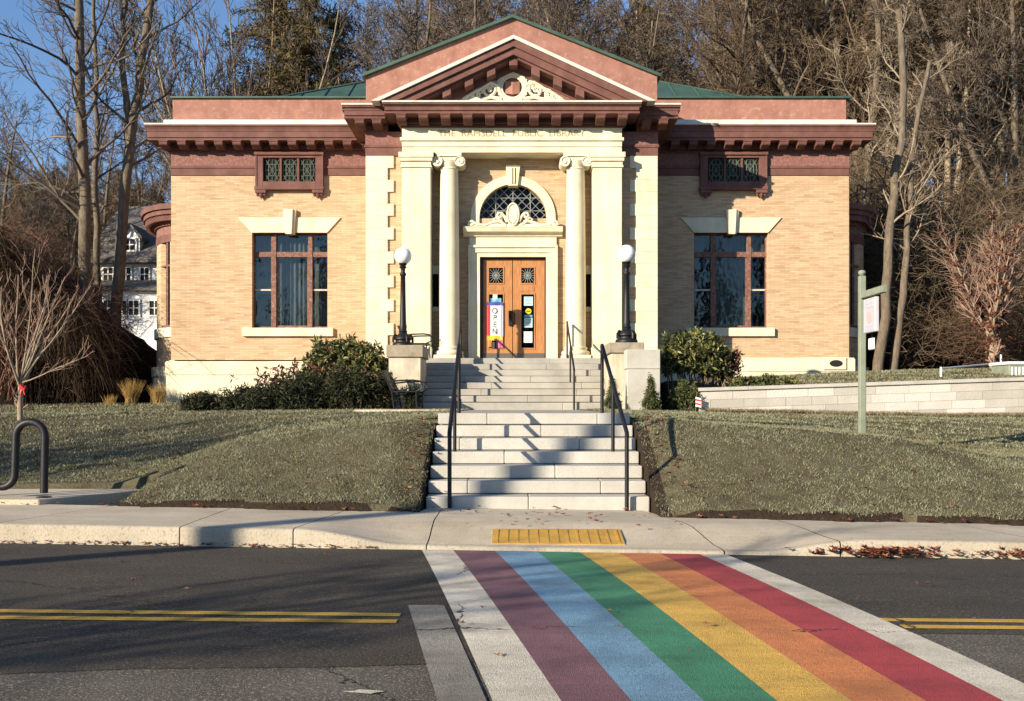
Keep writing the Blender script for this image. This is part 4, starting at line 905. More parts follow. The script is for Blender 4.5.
def attic(ax, left):
    w = thing_part('window', LB); z0, z1 = Z(190, 30.7), Z(152.5, 30.7); y = YW-.14; x0, x1 = ax
    p0 = x0+.24; p1 = x1-.24; q0 = z0+.26; q1 = z1-.17
    mb = MB(); wall_open(mb, x0+.06, x1-.06, z0+.09, z1, y, YW+.3, [(p0, p1, q0, q1)])
    mb.box(x0, x0+.06, y-.02, YW+.2, z0-.0, z1); mb.box(x1-.06, x1, y-.02, YW+.2, z0, z1); mb.box(x0-.02, x1+.02, y-.06, YW+.1, z1-.09, z1+.0); mb.box(x0-.02, x1+.02, y-.05, YW+.1, z0, z0+.10)
    for k in (1, 2): a = p0+(p1-p0)*k/3; mb.box(a-.035, a+.035, y+.03, y+.1, q0, q1)
    for a in (x0, x1-.34): mb.box(a, a+.34, y-.04, YW+.1, z0-.10, z0); 
    mb.build('frame', M['red'], w, bevel=.008)
    mb = MB()
    for c in (x0+.17, x1-.17):
        for k, (dx, r) in enumerate(((-.11, .05), (0, .075), (.11, .05))): mb.lathe(c+dx, YW-.08, [(.01, z0-.2-(.07 if k == 1 else 0)), (r, z0-.15), (r, z0-.10), (.03, z0-.09)], 8)
    mb.build('drop', M['red'], w)
    MB().box(p0, p1, y+.12, y+.13, q0, q1).build('pane', M['dark'], w)
    mb = MB()
    for k in range(3):
        a, b = p0+(p1-p0)*k/3+.04, p0+(p1-p0)*(k+1)/3-.04; cx, cz = (a+b)/2, (q0+q1)/2; yy = y+.09; hw, hh = (b-a)/2, (q1-q0)/2
        for dx in (-.5, 0, .5): 
            mb.tube([(cx+dx*hw, yy, q0), (cx+dx*hw, yy, q1)], .010, 4); mb.tube([(a, yy, cz+dx*hh), (b, yy, cz+dx*hh)], .010, 4)
        for u, v_ in ((1, 1), (1, -1)): mb.tube([(cx-hw*u, yy, cz-hh*v_), (cx+hw*u, yy, cz+hh*v_)], .013, 4)
        for r in (.5, .95): mb.tube([(cx+hw*r*math.cos(t*.524), yy, cz+hh*r*math.sin(t*.524)) for t in range(12)], .012, 4, closed=True)
    mb.build('lattice', mat('green lead', (.10, .125, .10), rough=.7), w)
attic(AL, 1); attic(AR_, 0)
# rounded side bays
def bay(s):
    b = thing_part('bay', LB); cy = 35.0; wx = WX0 if s < 0 else WX1; rx, ry = 1.6, 3.1; n = 22
    def ring(d): return [(wx+s*(-.05), cy-ry-d)]+[(wx+s*(rx+d)*math.sin(math.pi*k/n), cy-(ry+d)*math.cos(math.pi*k/n)) for k in range(n+1)]+[(wx+s*(-.05), cy+ry+d)]
    def solid(d, z0, z1, nm, m, par=b):
        pts = ring(d); pts = pts if s > 0 else pts[::-1]
        return MB().vprism(pts, z0, z1).build(nm, m, par)
    solid(.14, .9, 2.2, 'base', M['cream']); solid(.17, 2.2, 2.5, 'water_table', M['cream']); solid(0, 2.5, 3.45, 'wall', M['brick']); solid(.08, 3.45, 3.75, 'sill', M['cream'])
    solid(-.12, 3.75, 6.5, 'glazing', M['glass2']); solid(-.2, 3.75, 6.5, 'interior', M['dark'])
    pts = ring(0)[1:-1]
    for k in (0, 4, 8, 12, 16, 20):
        q = pts[k:k+3] if k < 20 else pts[20:23]
        inn = [(x-s*.16*1.0, y) for x, y in q]
        mb = MB().vprism(q+inn[::-1], 3.75, 6.5).build('pier', M['brick'], b)
    for k in range(0, n+1, 1):
        if k % 4 in (3,): 
            x, y = pts[k]; MB().box(x-s*.08-.03, x-s*.08+.03, y-.03, y+.03, 3.75, 6.5).build('mullion', M['winframe'], b)
    rp = ring(-.05)[1:-1]
    MB().tube([(x, y, 5.75) for x, y in rp], .05, 5).tube([(x, y, 3.8) for x, y in rp], .05, 5).build('transom', M['winframe'], b)
    solid(.02, 6.5, 6.75, 'architrave', M['red']); solid(0, 6.75, 7.02, 'frieze', M['frieze']); solid(.08, 7.02, 7.1, 'bed_moulding', M['red']); solid(.42, 7.3, 7.45, 'corona', M['red']); solid(.5, 7.45, 7.62, 'cyma', M['red']); solid(.15, 7.1, 7.3, 'soffit', M['red']); solid(.1, 7.62, 7.7, 'roof', M['red'])
    mp_ = ring(.26)[1:-1]; proto = None
    for k in range(n*2):
        u = k/2; i = int(u); f = u-i; x = mp_[i][0]*(1-f)+mp_[min(i+1, n)][0]*f; y = mp_[i][1]*(1-f)+mp_[min(i+1, n)][1]*f
        MB().box(x-.09, x+.09, y-.07, y+.07, 7.12, 7.3).build('modillion', M['red'], b)
bay(-1); bay(1)
# sash openings in the low base at the west corner
MB().box(WX0-.02+.0, WX0+.0, YW+.0, YW+.0+.02, 1.5, 1.9).build('base_vent', M['dark'], LB)
# ------------------------------------------------------------------ pedestals, lamps, benches, walls
def pedestal(label, x0, x1, y0, y1, z0, z1, capz):
    t = thing('pedestal', label, 'pedestal', ((x0+x1)/2, (y0+y1)/2, z0), 'stone pedestals carrying the lamps')
    MB().box(x0-.06, x1+.06, y0-.06, y1, capz, z1).build('cap', M['cap'], t, bevel=.012)
    e = .05
    MB().add([(x0-e*0, y0, z0), (x1, y0-.1, z0), (x1, y1, z0), (x0, y1, z0), (x0, y0, capz), (x1, y0, capz), (x1, y1, capz), (x0, y1, capz)],
             [(0, 3, 2, 1), (4, 5, 6, 7), (0, 1, 5, 4), (1, 2, 6, 5), (2, 3, 7, 6), (3, 0, 4, 7)]).build('body', mat('stained pedestal stone', (.36, .31, .22), [(.50, .45, .34), (.58, .53, .42)], scale=1.6, bump=.4, bscale=30, streak=.5), t, bevel=.01)
    return t
pedestal('blotchy stone pedestal with brown cap beside the bench on the path', X(389, 25.4), X(421, 25.4), 25.35, 27.0, 1.05, Z(345, 25.3), Z(357, 25.3))
pedestal('stone pedestal with brown cap partly behind the pale granite block', X(611, 24.5), X(641, 24.5), 24.4, 26.6, 1.05, Z(342.5, 24.4), Z(353, 24.4))
t = thing('granite_block', 'pale two-piece granite block in front of the right pedestal', 'granite block', (X(643, 25), 25, 1.1))
MB().box(X(627, 23.85), X(660, 23.85), 23.8, 24.33, 1.0, Z(369, 23.85)-.004).build('lower_block', M['granite'], t, bevel=.012)
MB().box(X(626, 23.85), X(660, 23.85), 23.79, 24.33, Z(369, 23.85), Z(349.5, 23.85)).build('upper_block', M['granite'], t, bevel=.012)

def lamp(label, x, y, zb, zg):
    t = thing('lamp_post', label, 'lamp post', (x, y, zb), 'black lamp posts with white globes')
    H = zg-zb
    MB().lathe(x, y, [(.27, zb), (.28, zb+.04), (.26, zb+.09), (.20, zb+.11), (.19, zb+.15), (.23, zb+.19), (.22, zb+.25), (.13, zb+.31), (.10, zb+.36), (.115, zb+.39), (.10, zb+.42)], 16).build('base', M['iron'], t, smooth=True)
    mb = MB()
    for k in range(4):
        a = k*math.pi/2+.5; mb.tube([(x+.14*math.cos(a), y+.14*math.sin(a), zb+.26), (x+.22*math.cos(a), y+.22*math.sin(a), zb+.30), (x+.27*math.cos(a), y+.27*math.sin(a), zb+.22), (x+.27*math.cos(a), y+.27*math.sin(a), zb+.1)], .03, 6)
    mb.build('scroll_foot', M['iron'], t, smooth=True)
    MB().lathe(x, y, [(.088, zb+.42), (.10, zb+.52), (.085, zb+.58), (.072, zb+H*.5), (.062, zg-.52), (.085, zg-.50), (.085, zg-.46), (.055, zg-.42), (.06, zg-.33), (.10, zg-.29), (.07, zg-.26), (.115, zg-.20), (.10, zg-.18)], 14).build('post', M['iron'], t, smooth=True)
    n = 14; MB().lathe(x, y, [(max(.004, .225*math.sin(math.pi*k/n)), zg-.225*math.cos(math.pi*k/n)) for k in range(n+1)], 24).build('globe', M['globe'], t, smooth=True)
lamp('black lamp post with white globe on the pedestal beside the bench', X(403, 25.95), 25.95, Z(345, 25.3), Z(256, 25.95))
lamp('black lamp post with white globe on the pedestal behind the granite block', X(626.5, 24.65), 24.65, Z(342.5, 24.4), Z(254, 24.65))

# benches (local: seat faces +x, length along y)
def bench():
    t = thing('metal_bench', 'black metal bench with curved arms at the edge of the path', 'bench', (0, 0, 0), 'black metal benches facing the stairs'); L = 1.5
    for y in (0, L):
        MB().tube([(.08, y, 0), (.02, y, .42), (-.2, y, .9)], .02, 7).build('leg', M['iron'], t, smooth=True)
        MB().tube([(.62, y, 0), (.60, y, .2), (.60, y, .42)], .02, 7).build('leg', M['iron'], t, smooth=True)
        MB().tube([(-.06, y, .64), (.2, y, .67), (.52, y, .68), (.68, y, .66), (.74, y, .58), (.72, y, .48), (.60, y, .42)], .02, 7).build('arm', M['iron'], t, smooth=True)
    mb = MB()
    for k in range(11): x = .04+.057*k; mb.box(x, x+.038, 0, L, .42, .432)
    mb.box(.03, .64, -.005, .02, .40, .425).box(.03, .64, L-.02, L+.005, .40, .425); mb.build('seat', M['iron'], t)
    mb = MB()
    for k in range(22):
        y = .03+(L-.06)*k/21; mb.add([(.0, y-.02, .46), (.0, y+.02, .46), (-.2, y+.02, .9), (-.2, y-.02, .9), (.02, y-.02, .46), (.02, y+.02, .46), (-.18, y+.02, .9), (-.18, y-.02, .9)], [(0, 1, 2, 3), (7, 6, 5, 4), (0, 4, 5, 1), (3, 2, 6, 7), (0, 3, 7, 4), (1, 5, 6, 2)])
    mb.tube([(.005, 0, .47), (.005, L, .47)], .018, 6); mb.tube([(-.195, 0, .9), (-.195, L, .9)], .02, 6)
    mb.build('backrest', M['iron'], t); return t
b0 = bench(); b0.location = (X(387, 23.6)+.1, 23.5, 1.175)
b1 = copy_tree(b0); b1.location = (-2.98, 27.85, FZ); b1['label'] = 'black metal bench on the porch behind the left lamp post'

# bike rack: wave of thick black tube
t = thing('bike_rack', 'black wave-shaped bike rack standing on the concrete pad', 'bike rack', (-5.9, 12.1, .15))
def PXZ(px, py, D=12.1): return (X(px, D), D, Z(py, D))
pts = [PXZ(44, 493)]; pts.append(PXZ(45, 440))
for k in range(0, 13): a = math.pi*k/12; pts.append(PXZ(30.5+14.5*math.cos(a), 436-14*math.sin(a)))
pts.append(PXZ(15, 470))
for k in range(1, 13): a = math.pi*k/12; pts.append(PXZ(2+13*math.cos(a), 474+13*math.sin(a)))
for k in range(0, 13): a = math.pi*k/12; pts.append(PXZ(-25+14*math.cos(a), 436-14*math.sin(a)))
pts.append(PXZ(-39, 493)); MB().tube(pts, .046, 12).build('tube', M['iron'], t, smooth=True)
for px in (44, -39): MB().lathe(X(px, 12.1), 12.1, [(.085, .15), (.085, .162)], 14).build('flange', M['iron'], t)

# signpost
t = thing('hanging_sign', 'sage green timber signpost with panel hanging from its arm', 'sign', (X(862, 14.3), 14.3, .8)); sx = X(862, 14.3)
MB().box(sx-.045, sx+.045, 14.255, 14.345, .6, Z(276, 14.3)).build('post', M['sage'], t, bevel=.008)
n = 8; MB().lathe(sx, 14.3, [(.02, Z(276, 14.3)), (.03, Z(275.5, 14.3)), (.05, Z(274, 14.3)), (.055, Z(272.5, 14.3)), (.045, Z(270.8, 14.3)), (.01, Z(270, 14.3))], 12).build('finial', M['sage'], t, smooth=True)
za = 2.83; MB().box(sx-.04, sx+.04, 13.42, 14.248, za-.045, za+.05).build('arm', M['sage'], t, bevel=.006)
pz0, pz1 = 2.28, 2.76
fr_ = MB().box(sx-.03, sx+.03, 13.70, 14.16, pz0, pz1).build('panel', M['signface'], t, bevel=.01)
for q, (ya, yb3, z) in enumerate(((13.78, 14.08, 2.69), (13.75, 14.11, 2.64), (13.80, 14.06, 2.37), (13.77, 14.09, 2.33))): MB().box(sx-.033, sx-.0305, ya, yb3, z-.012, z+.012).build('print', M['f_lilac'], t)
mb = MB(); mb.add([(sx-.033, 13.93+.10*math.cos(q*.52), 2.49+.08*math.sin(q*.52)) for q in range(12)]+[(sx-.0305, 13.93+.10*math.cos(q*.52), 2.49+.08*math.sin(q*.52)) for q in range(12)], [tuple(range(12)), tuple(range(23, 11, -1))]+[(i, i+12, (i+1) % 12+12, (i+1) % 12) for i in range(12)])
mb.build('emblem', M['pinkish'], t)
for y in (13.75, 14.1): MB().tube([(sx, y, pz1), (sx+.01, y, (pz1+za)/2), (sx, y, za-.06)], .008, 5).build('chain', M['iron'], t)
MB().box(sx-.02, sx+.0, 13.78, 14.0, 2.04, 2.20).build('tag', M['f_white'], t, bevel=.01)
MB().tube([(sx, 13.9, 2.20), (sx, 13.9, 2.25)], .006, 5).build('chain', M['iron'], t)

# retaining wall of cast blocks: courses are surface pattern, one mesh of slightly uneven blocks
t = thing('retaining_wall', 'low pale block retaining wall with flat capping beside the lawn', 'wall', (8, 24, 1)); random.seed(3)
wt = lambda x: float(np.interp(x, [4.5, 12.4, 40], [1.68, 1.94, 2.5])); mb = MB(); wx0 = X(699, 23.95)
for k in range(5):
    x = wx0-(.35 if k % 2 else 0)
    while x < 32:
        w = random.choice([.62, .8, .8, 1.0]); a = max(x, wx0); b = x+w; x = b
        if b <= wx0+.05: continue
        top = lambda q: wt(q)-.09-.205*k; j = random.uniform(0, .012)
        mb.add([(a+.004, 23.92-j, top(a)-.2), (b-.004, 23.92-j, top(b)-.2), (b-.004, 24.12, top(b)-.2), (a+.004, 24.12, top(a)-.2), (a+.004, 23.92-j, top(a)), (b-.004, 23.92-j, top(b)), (b-.004, 24.12, top(b)), (a+.004, 24.12, top(a))], [(0, 3, 2, 1), (4, 5, 6, 7), (0, 1, 5, 4), (1, 2, 6, 5), (2, 3, 7, 6), (3, 0, 4, 7)])
mb.build('blocks', M['wall'], t)
mb = MB(); x = wx0-.03
while x < 32:
    a, b = x+.003, x+1.2; x = b
    mb.add([(a, 23.86, wt(a)-.085), (b, 23.86, wt(b)-.085), (b, 24.2, wt(b)-.085), (a, 24.2, wt(a)-.085), (a, 23.86, wt(a)), (b, 23.86, wt(b)), (b, 24.2, wt(b)), (a, 24.2, wt(a))], [(0, 3, 2, 1), (4, 5, 6, 7), (0, 1, 5, 4), (1, 2, 6, 5), (2, 3, 7, 6), (3, 0, 4, 7)])
mb.build('capping', M['granite'], t, bevel=.008)
# white guard rail and pale box behind the wall
t = thing('guard_rail', 'thin white pipe rail behind the retaining wall', 'railing', (X(941, 27), 27, 1.9))
MB().tube([(X(941, 27), 27, 1.7), (X(941, 27), 27, Z(367, 27))], .03, 8).build('post', M['f_white'], t)
MB().tube([(X(1001, 31), 31, 2), (X(1001, 31), 31, Z(361, 31)+.2)], .03, 8).build('post', M['f_white'], t)
MB().tube([(X(941, 27), 27, Z(368.5, 27)), (X(1001, 31), 31, Z(363, 31))], .025, 8).build('rail', M['f_white'], t)
t = thing('utility_box', 'pale louvred box at the far end of the retaining wall', 'utility box', (X(1025, 28), 28, 2)); a, b = X(1009, 27), X(1044, 27)
MB().box(a, b, 27, 28, 1.6, Z(364.5, 27)).build('body', M['sage'], t, bevel=.02)
MB().box(a-.05, b+.05, 26.95, 28.05, Z(364.5, 27), Z(361.5, 27)).build('lid', M['f_white'], t, bevel=.01)
mb = MB()
for k in range(9): mb.box(a+.06+k*.1, a+.1+k*.1, 26.98, 27.0, 1.9, Z(367, 27))
mb.build('louvre', M['f_white'], t)

# the white house beyond the hedge
Y = 62.; hs = thing('white_house', 'white clapboard house with grey shingle roofs and a dormer behind the hedge', 'house', (X(120, Y), Y, 1))
hx0, hx1 = X(97, Y), X(196, Y)
zA, zB, zC, zD = Z(345, Y)-3, Z(292, Y), Z(262, Y), Z(207, Y+5)
MB().box(hx0, hx1, Y, Y+9, zA, zC).build('wall', M['housew'], hs)
MB().box(hx0+.6, hx1-.4, Y-2.2, Y-.01, zA, zB-.15).build('porch_wall', M['housew'], hs)
MB().xprism([(Y-2.6, zB-.2), (Y-2.6, zB), (Y-.01, zB+.75), (Y-.01, zB-.2)], hx0+.2, hx1).build('porch_roof', M['shingle'], hs)
MB().xprism([(Y-.6, zC-.1), (Y-.6, zC+.1), (Y+4.8, zD), (Y+10, zC), (Y+10, zC-.1)], hx0-.5, hx1+.5).build('roof', M['shingle'], hs)
dm = thing_part('dormer', hs); d0, d1 = X(121, Y), X(139, Y); dz0, dz1 = Z(254, Y), Z(238, Y); dm_ = (d0+d1)/2
MB().prism([(d0, dz0), (d1, dz0), (d1, dz1), (dm_, dz1+.75), (d0, dz1)], Y+.1, Y+4).build('wall', M['housew'], dm)
MB().prism([(d0-.2, dz1-.1), (dm_, dz1+.72), (d1+.2, dz1-.1), (d1+.2, dz1+.08), (dm_, dz1+.95), (d0-.2, dz1+.08)], Y-.1, Y+4.2).build('roof', M['shingle'], dm)
def hwin(par, a, b, z0, z1, y):
    w = MB().box(a, b, y-.05, y-.002, z0, z1).build('window', M['dark'], par); f = MB()
    for q in ((a-.1, a, z0-.1, z1+.1), (b, b+.1, z0-.1, z1+.1), (a, b, z0-.1, z0), (a, b, z1, z1+.1), (a, b, (z0+z1)/2-.03, (z0+z1)/2+.03), ((a+b)/2-.025, (a+b)/2+.025, z0, (z0+z1)/2-.03), ((a+b)/2-.025, (a+b)/2+.025, (z0+z1)/2+.03, z1)): f.box(q[0], q[1], y-.09, y-.051, q[2], q[3])
    f.build('sash', M['housew'], w)
hwin(dm, X(124, Y), X(135, Y), Z(250, Y), Z(239, Y), Y+.1)
for a, b in ((104, 113), (122, 131), (141, 149), (158, 168)): hwin(hs, X(a, Y), X(b, Y), Z(281, Y), Z(268, Y), Y)
for a, b in ((104, 112), (118, 127), (129, 139), (150, 160)): hwin(hs, X(a, Y-2.2), X(b, Y-2.2), Z(315, Y-2.2), Z(301, Y-2.2), Y-2.2)
# ------------------------------------------------------------------ vegetation
def tubes(paths, k=4):
    """paths: list of (pts (n,3), radii (n,)) -> V, F arrays of open tubes"""
    by = {}
    for p, r in paths: by.setdefault(len(p), []).append((p, r))
    VV = []; FF = []; n0 = 0
    ang = np.arange(k)*2*math.pi/k; ca, sa = np.cos(ang), np.sin(ang)
    for n, lst in by.items():
        P = np.array([q[0] for q in lst], dtype=np.float64); Rr = np.array([q[1] for q in lst], dtype=np.float64)
        T = np.empty_like(P); T[:, 1:-1] = P[:, 2:]-P[:, :-2]; T[:, 0] = P[:, 1]-P[:, 0]; T[:, -1] = P[:, -1]-P[:, -2]
        T /= np.linalg.norm(T, axis=-1, keepdims=True)+1e-9
        d0 = P[:, -1]-P[:, 0]; d0 /= np.linalg.norm(d0, axis=-1, keepdims=True)+1e-9
        ref = np.where(np.abs(d0[:, 2:3]) > .8, np.array([[1., 0, 0]]), np.array([[0, 0, 1.]]))[:, None, :]
        A = np.cross(T, np.broadcast_to(ref, T.shape)); A /= np.linalg.norm(A, axis=-1, keepdims=True)+1e-9
        B = np.cross(T, A)
        V = P[:, :, None, :]+Rr[:, :, None, None]*(A[:, :, None, :]*ca[None, None, :, None]+B[:, :, None, :]*sa[None, None, :, None])
        m = len(lst); base = (np.arange(m)*n*k)[:, None, None]+(np.arange(n-1)*k)[None, :, None]; j = np.arange(k)[None, None, :]; j2 = (j+1) % k
        F = np.stack([base+j, base+j2, base+k+j2, base+k+j], -1).reshape(-1, 4)+n0
        VV.append(V.reshape(-1, 3)); FF.append(F); n0 += m*n*k
    return np.concatenate(VV), np.concatenate(FF)
def rnd(): return RNG.random()
def unit(v): return v/(np.linalg.norm(v)+1e-9)
def grow(start, d, length, r, n, wob=.12, up=.0, taper=.35, grav=None):
    pts = [np.array(start, float)]; rad = [r]; d = unit(np.array(d, float)); s = length/(n-1)
    for i in range(n-1):
        d = unit(d+RNG.normal(0, wob, 3)+np.array([0, 0, up])); pts.append(pts[-1]+d*s); rad.append(r*(1-(1-taper)*(i+1)/(n-1)))
    return np.array(pts), np.array(rad)
def side_dir(t, ang, az):
    t = unit(t); a = unit(np.cross(t, [0, 0, 1]) if abs(t[2]) < .95 else np.cross(t, [1., 0, 0])); b = np.cross(t, a)
    return t*math.cos(ang)+(a*math.cos(az)+b*math.sin(az))*math.sin(ang)
def branchify(stems, levels, twig_r=.012):
    """levels: list of dicts(n, f0, ang, len, wob, up, pts) applied to the previous generation; returns list of generations"""
    gens = [stems]
    for lv in levels:
        nxt = []
        for pts, rad in gens[-1]:
            L = np.linalg.norm(pts[-1]-pts[0]); m = max(1, int(round(lv['n']*(.7+.6*rnd())*(L/lv.get('ref', L) if 'ref' in lv else 1))))
            for q in range(m):
                f = lv['f0']+(1-lv['f0'])*((q+rnd())/m); u = f*(len(pts)-1); i = min(int(u), len(pts)-2); w = u-i
                p = pts[i]*(1-w)+pts[i+1]*w; rr = rad[i]*(1-w)+rad[i+1]*w
                d = side_dir(pts[i+1]-pts[i], lv['ang']*(.7+.6*rnd()), rnd()*6.283)
                l = L*lv['len']*(.6+.8*rnd())*(1.15-.6*f)
                nxt.append(grow(p, d, l, max(twig_r, rr*lv.get('r', .5)), lv['pts'], lv.get('wob', .15), lv.get('up', .03), lv.get('taper', .35)))
        gens.append(nxt)
    return gens
def bare_tree_meshes(H=18, r=.24, stems=None, fan=False, lv=None, twig_r=.014, seed=1):
    global RNG; RNG = np.random.default_rng(seed)
    if stems is None:
        stems = [grow((0, 0, -.3), (RNG.normal(0, .05), RNG.normal(0, .05), 1), H, r, 12, .045, .05, .18)]
        if rnd() < .5: p = stems[0][0][3]; stems.append(grow(p, (RNG.normal(0, .3), RNG.normal(0, .3), 1), H*.7, r*.7, 10, .06, .06, .2))
    lv = lv or [dict(n=16, f0=.3, ang=.8, len=.30, pts=8, wob=.13, up=.08, r=.42), dict(n=9, f0=.15, ang=.7, len=.45, pts=6, wob=.17, up=.04, r=.5), dict(n=7, f0=.1, ang=.65, len=.48, pts=5, wob=.2, up=.03, r=.45, taper=.5), dict(n=4, f0=.1, ang=.6, len=.5, pts=3, wob=.2, up=.03, r=.5, taper=.6)]
    g = branchify(stems, lv, twig_r)
    big = tubes(g[0], 9)
    V1, F1 = tubes(g[1], 5); parts = [(V1, F1)]
    for q in g[2:]: parts.append(tubes(q, 3))
    Vs = []; Fs = []; n0 = 0
    for V, F in parts: Vs.append(V); Fs.append(F+n0); n0 += len(V)
    return big, (np.concatenate(Vs), np.concatenate(Fs))
def make_tree(name, label, cat, group, bark, twig, **kw):
    (V0, F0), (V1, F1) = bare_tree_meshes(**kw)
    t = thing(name, label, cat, (0, 0, 0), group); ORG[t] = Vector((0, 0, 0))
    np_mesh('trunk', V0, F0, M[bark], t, True); np_mesh('crown', V1, F1, M[twig], t); return t
def leaves(C, size, aspect=.45, droop=.0, normal_bias=None, jitter=1.0):
    """diamond leaves at centres C (n,3)"""
    n = len(C); d = RNG.normal(0, 1, (n, 3)); d[:, 2] -= droop
    if normal_bias is not None: d = d+normal_bias
    d /= np.linalg.norm(d, axis=1, keepdims=True); a = np.cross(d, RNG.normal(0, 1, (n, 3))); a /= np.linalg.norm(a, axis=1, keepdims=True)
    s = size*(.6+.8*RNG.random((n, 1))); w = s*aspect*.5
    V = np.stack([C, C+d*s*.5+a*w, C+d*s, C+d*s*.5-a*w], 1).reshape(-1, 3); return V, np.arange(4*n).reshape(-1, 4)
def whorls(P, per, size, aspect, spread=.02):
    """clusters of leaves radiating from points P, rhododendron-like"""
    C = np.repeat(P, per, axis=0)+RNG.normal(0, spread, (len(P)*per, 3)); return leaves(C, size, aspect, -.1)
def conifer(name, label, cat, group, needle, H=16, W=3.2, n=60, seed=3, f0=.12, dens=1.0, shape=1.0, size=.32):
    global RNG; RNG = np.random.default_rng(seed)
    st = [grow((0, 0, -.3), (0, 0, 1), H, .26, 10, .015, .05, .1)]; br = []; C = []
    for i in range(int(n*dens)):
        f = f0+(1-f0)*(i+rnd())/n/dens; z = H*f; L = W*((1-f)**shape+.06)*(.65+.6*rnd())*min(1, (f-f0)*6+.5); a = rnd()*6.283
        p, r = grow((0, 0, z), (math.cos(a), math.sin(a), .15), L, .05, 6, .08, -.05, .3); br.append((p, r))
        for j in range(1, 6):
            m = int(60*dens*L/W*(1.2-.1*j))+8; c = p[j]+RNG.normal(0, 1, (m, 3))*np.array([.30, .30, .16])*max(.35, L*.32); C.append(c)
            for _ in range(2):
                q, rr = grow(p[j], side_dir(p[j]-p[j-1], .9, rnd()*6.28), L*.3, .02, 3, .1, -.05, .5); br.append((q, rr)); 
    V, F = leaves(np.concatenate(C), size, .16, .25)
    t = thing(name, label, cat, (0, 0, 0), group); ORG[t] = Vector((0, 0, 0))
    V0, F0 = tubes(st+br, 5); np_mesh('trunk', V0, F0, M['bark'], t, True); np_mesh('crown', V, F, M[needle], t); return t
def place(proto, first, x, y, z=None, s=1, rz=0, label=None, sz=None):
    o = proto if first else copy_tree(proto)
    z = float(ground(x, y)) if z is None else z
    o.location = (x, y, z); o.scale = (s, s, sz or s); o.rotation_euler.z = rz
    if label: o['label'] = label
    return o

# --- the wood behind the library: leafless trees, copies of a few kinds
WG = 'leafless trees of the wood behind the library'
kinds = [
    make_tree('bare_tree', 'grey leafless tree in the wood rising behind the library', 'tree', WG, 'bark', 'twig', H=20, r=.27, seed=1),
    make_tree('bare_tree', 'grey leafless tree in the wood rising behind the library', 'tree', WG, 'bark', 'twigdark', H=22, r=.32, seed=5),
    make_tree('bare_tree', 'pale tan leafless tree in the wood rising behind the library', 'tree', 'pale leafless trees of the wood', 'barkpale', 'twigtan', H=20, r=.24, seed=9),
    make_tree('bare_tree', 'grey leafless tree in the wood rising behind the library', 'tree', WG, 'bark', 'twig', H=18, r=.20, seed=14),
    make_tree('bare_tree', 'slim brushy leafless tree on the slope behind the library', 'tree', 'slim brushy trees on the slope', 'bark', 'twigtan', H=11, r=.12, seed=21, twig_r=.009,
              lv=[dict(n=20, f0=.05, ang=.6, len=.38, pts=7, wob=.14, up=.07, r=.45), dict(n=9, f0=.1, ang=.6, len=.45, pts=5, wob=.18, up=.03, r=.5), dict(n=6, f0=.1, ang=.6, len=.5, pts=4, wob=.2, up=.02, r=.5, taper=.6)])]
used = [False]*len(kinds); rs = random.Random(4)
def wood(px, D, k, s=None):
    x = X(px, D); s = s or rs.uniform(.85, 1.15); place(kinds[k], not used[k], x, D, None, s, rs.uniform(0, 6.28)); used[k] = True
for px, D, k, s in [q for q in [(352, 58, 3, 1.0), (395, 50, 0, 1.05), (430, 66, 1, 1.2), (470, 56, 2, 1.0), (520, 62, 0, 1.15), (560, 54, 2, 1.1), (600, 60, 1, 1.1), (635, 52, 2, 1.0), (672, 58, 1, 1.15), (705, 64, 3, 1.3), (735, 52, 0, 1.05), (768, 60, 1, 1.2),
                    (800, 50, 2, 1.0), (826, 60, 0, 1.2), (850, 48, 3, 1.1), (875, 56, 1, 1.2), (912, 50, 2, 1.05), (945, 44, 0, 1.0), (975, 52, 1, 1.1), (1005, 42, 2, .95), (1035, 48, 3, 1.1),
                    (330, 80, 0, 1.2), (385, 86, 1, 1.3), (445, 90, 3, 1.5), (500, 84, 0, 1.3), (545, 92, 1, 1.4), (590, 82, 3, 1.4), (650, 88, 0, 1.3), (700, 95, 1, 1.4), (755, 84, 0, 1.25), (790, 92, 3, 1.5), (840, 80, 1, 1.3), (895, 76, 0, 1.3), (935, 86, 1, 1.4), (985, 74, 3, 1.4), (1030, 80, 0, 1.3), (1080, 60, 1, 1.2),
                    (865, 66, 2, 1.1), (960, 64, 2, 1.1), (1010, 60, 0, 1.1), (920, 62, 3, 1.2), (580, 70, 0, 1.2), (490, 72, 3, 1.3), (415, 74, 2, 1.2)] if not (q[0] > 860 and q[1] > 62)]: wood(px, D, k, s)
# brushy slope at the right, low
for i in range(40):
    D = rs.uniform(38, 66); px = rs.uniform(845, 1090); wood(px, D, 4, rs.uniform(.5, .85))
for px, D, q, s in ((868, 43, 1, .95), (888, 46, 0, 1.05), (907, 42, 2, .9), (928, 47, 1, 1.0), (952, 39, 2, .85), (968, 48, 3, 1.2), (985, 43, 1, .9), (1008, 39, 0, .85), (1024, 44, 2, 1.0), (720, 47, 1, .95), (780, 46, 0, 1.0), (815, 45, 3, 1.1), (600, 48, 3, 1.15), (455, 48, 0, 1.05), (410, 50, 3, 1.1)): wood(px, D, q, s)
for i in range(12):
    D = rs.uniform(60, 110); px = rs.uniform(350, 840); wood(px, D, rs.choice([0, 1, 3, 3]), rs.uniform(1.0, 1.4))
for i in range(12):
    D = rs.uniform(55, 80); px = rs.uniform(360, 850); wood(px, D, 4, rs.uniform(.9, 1.3))
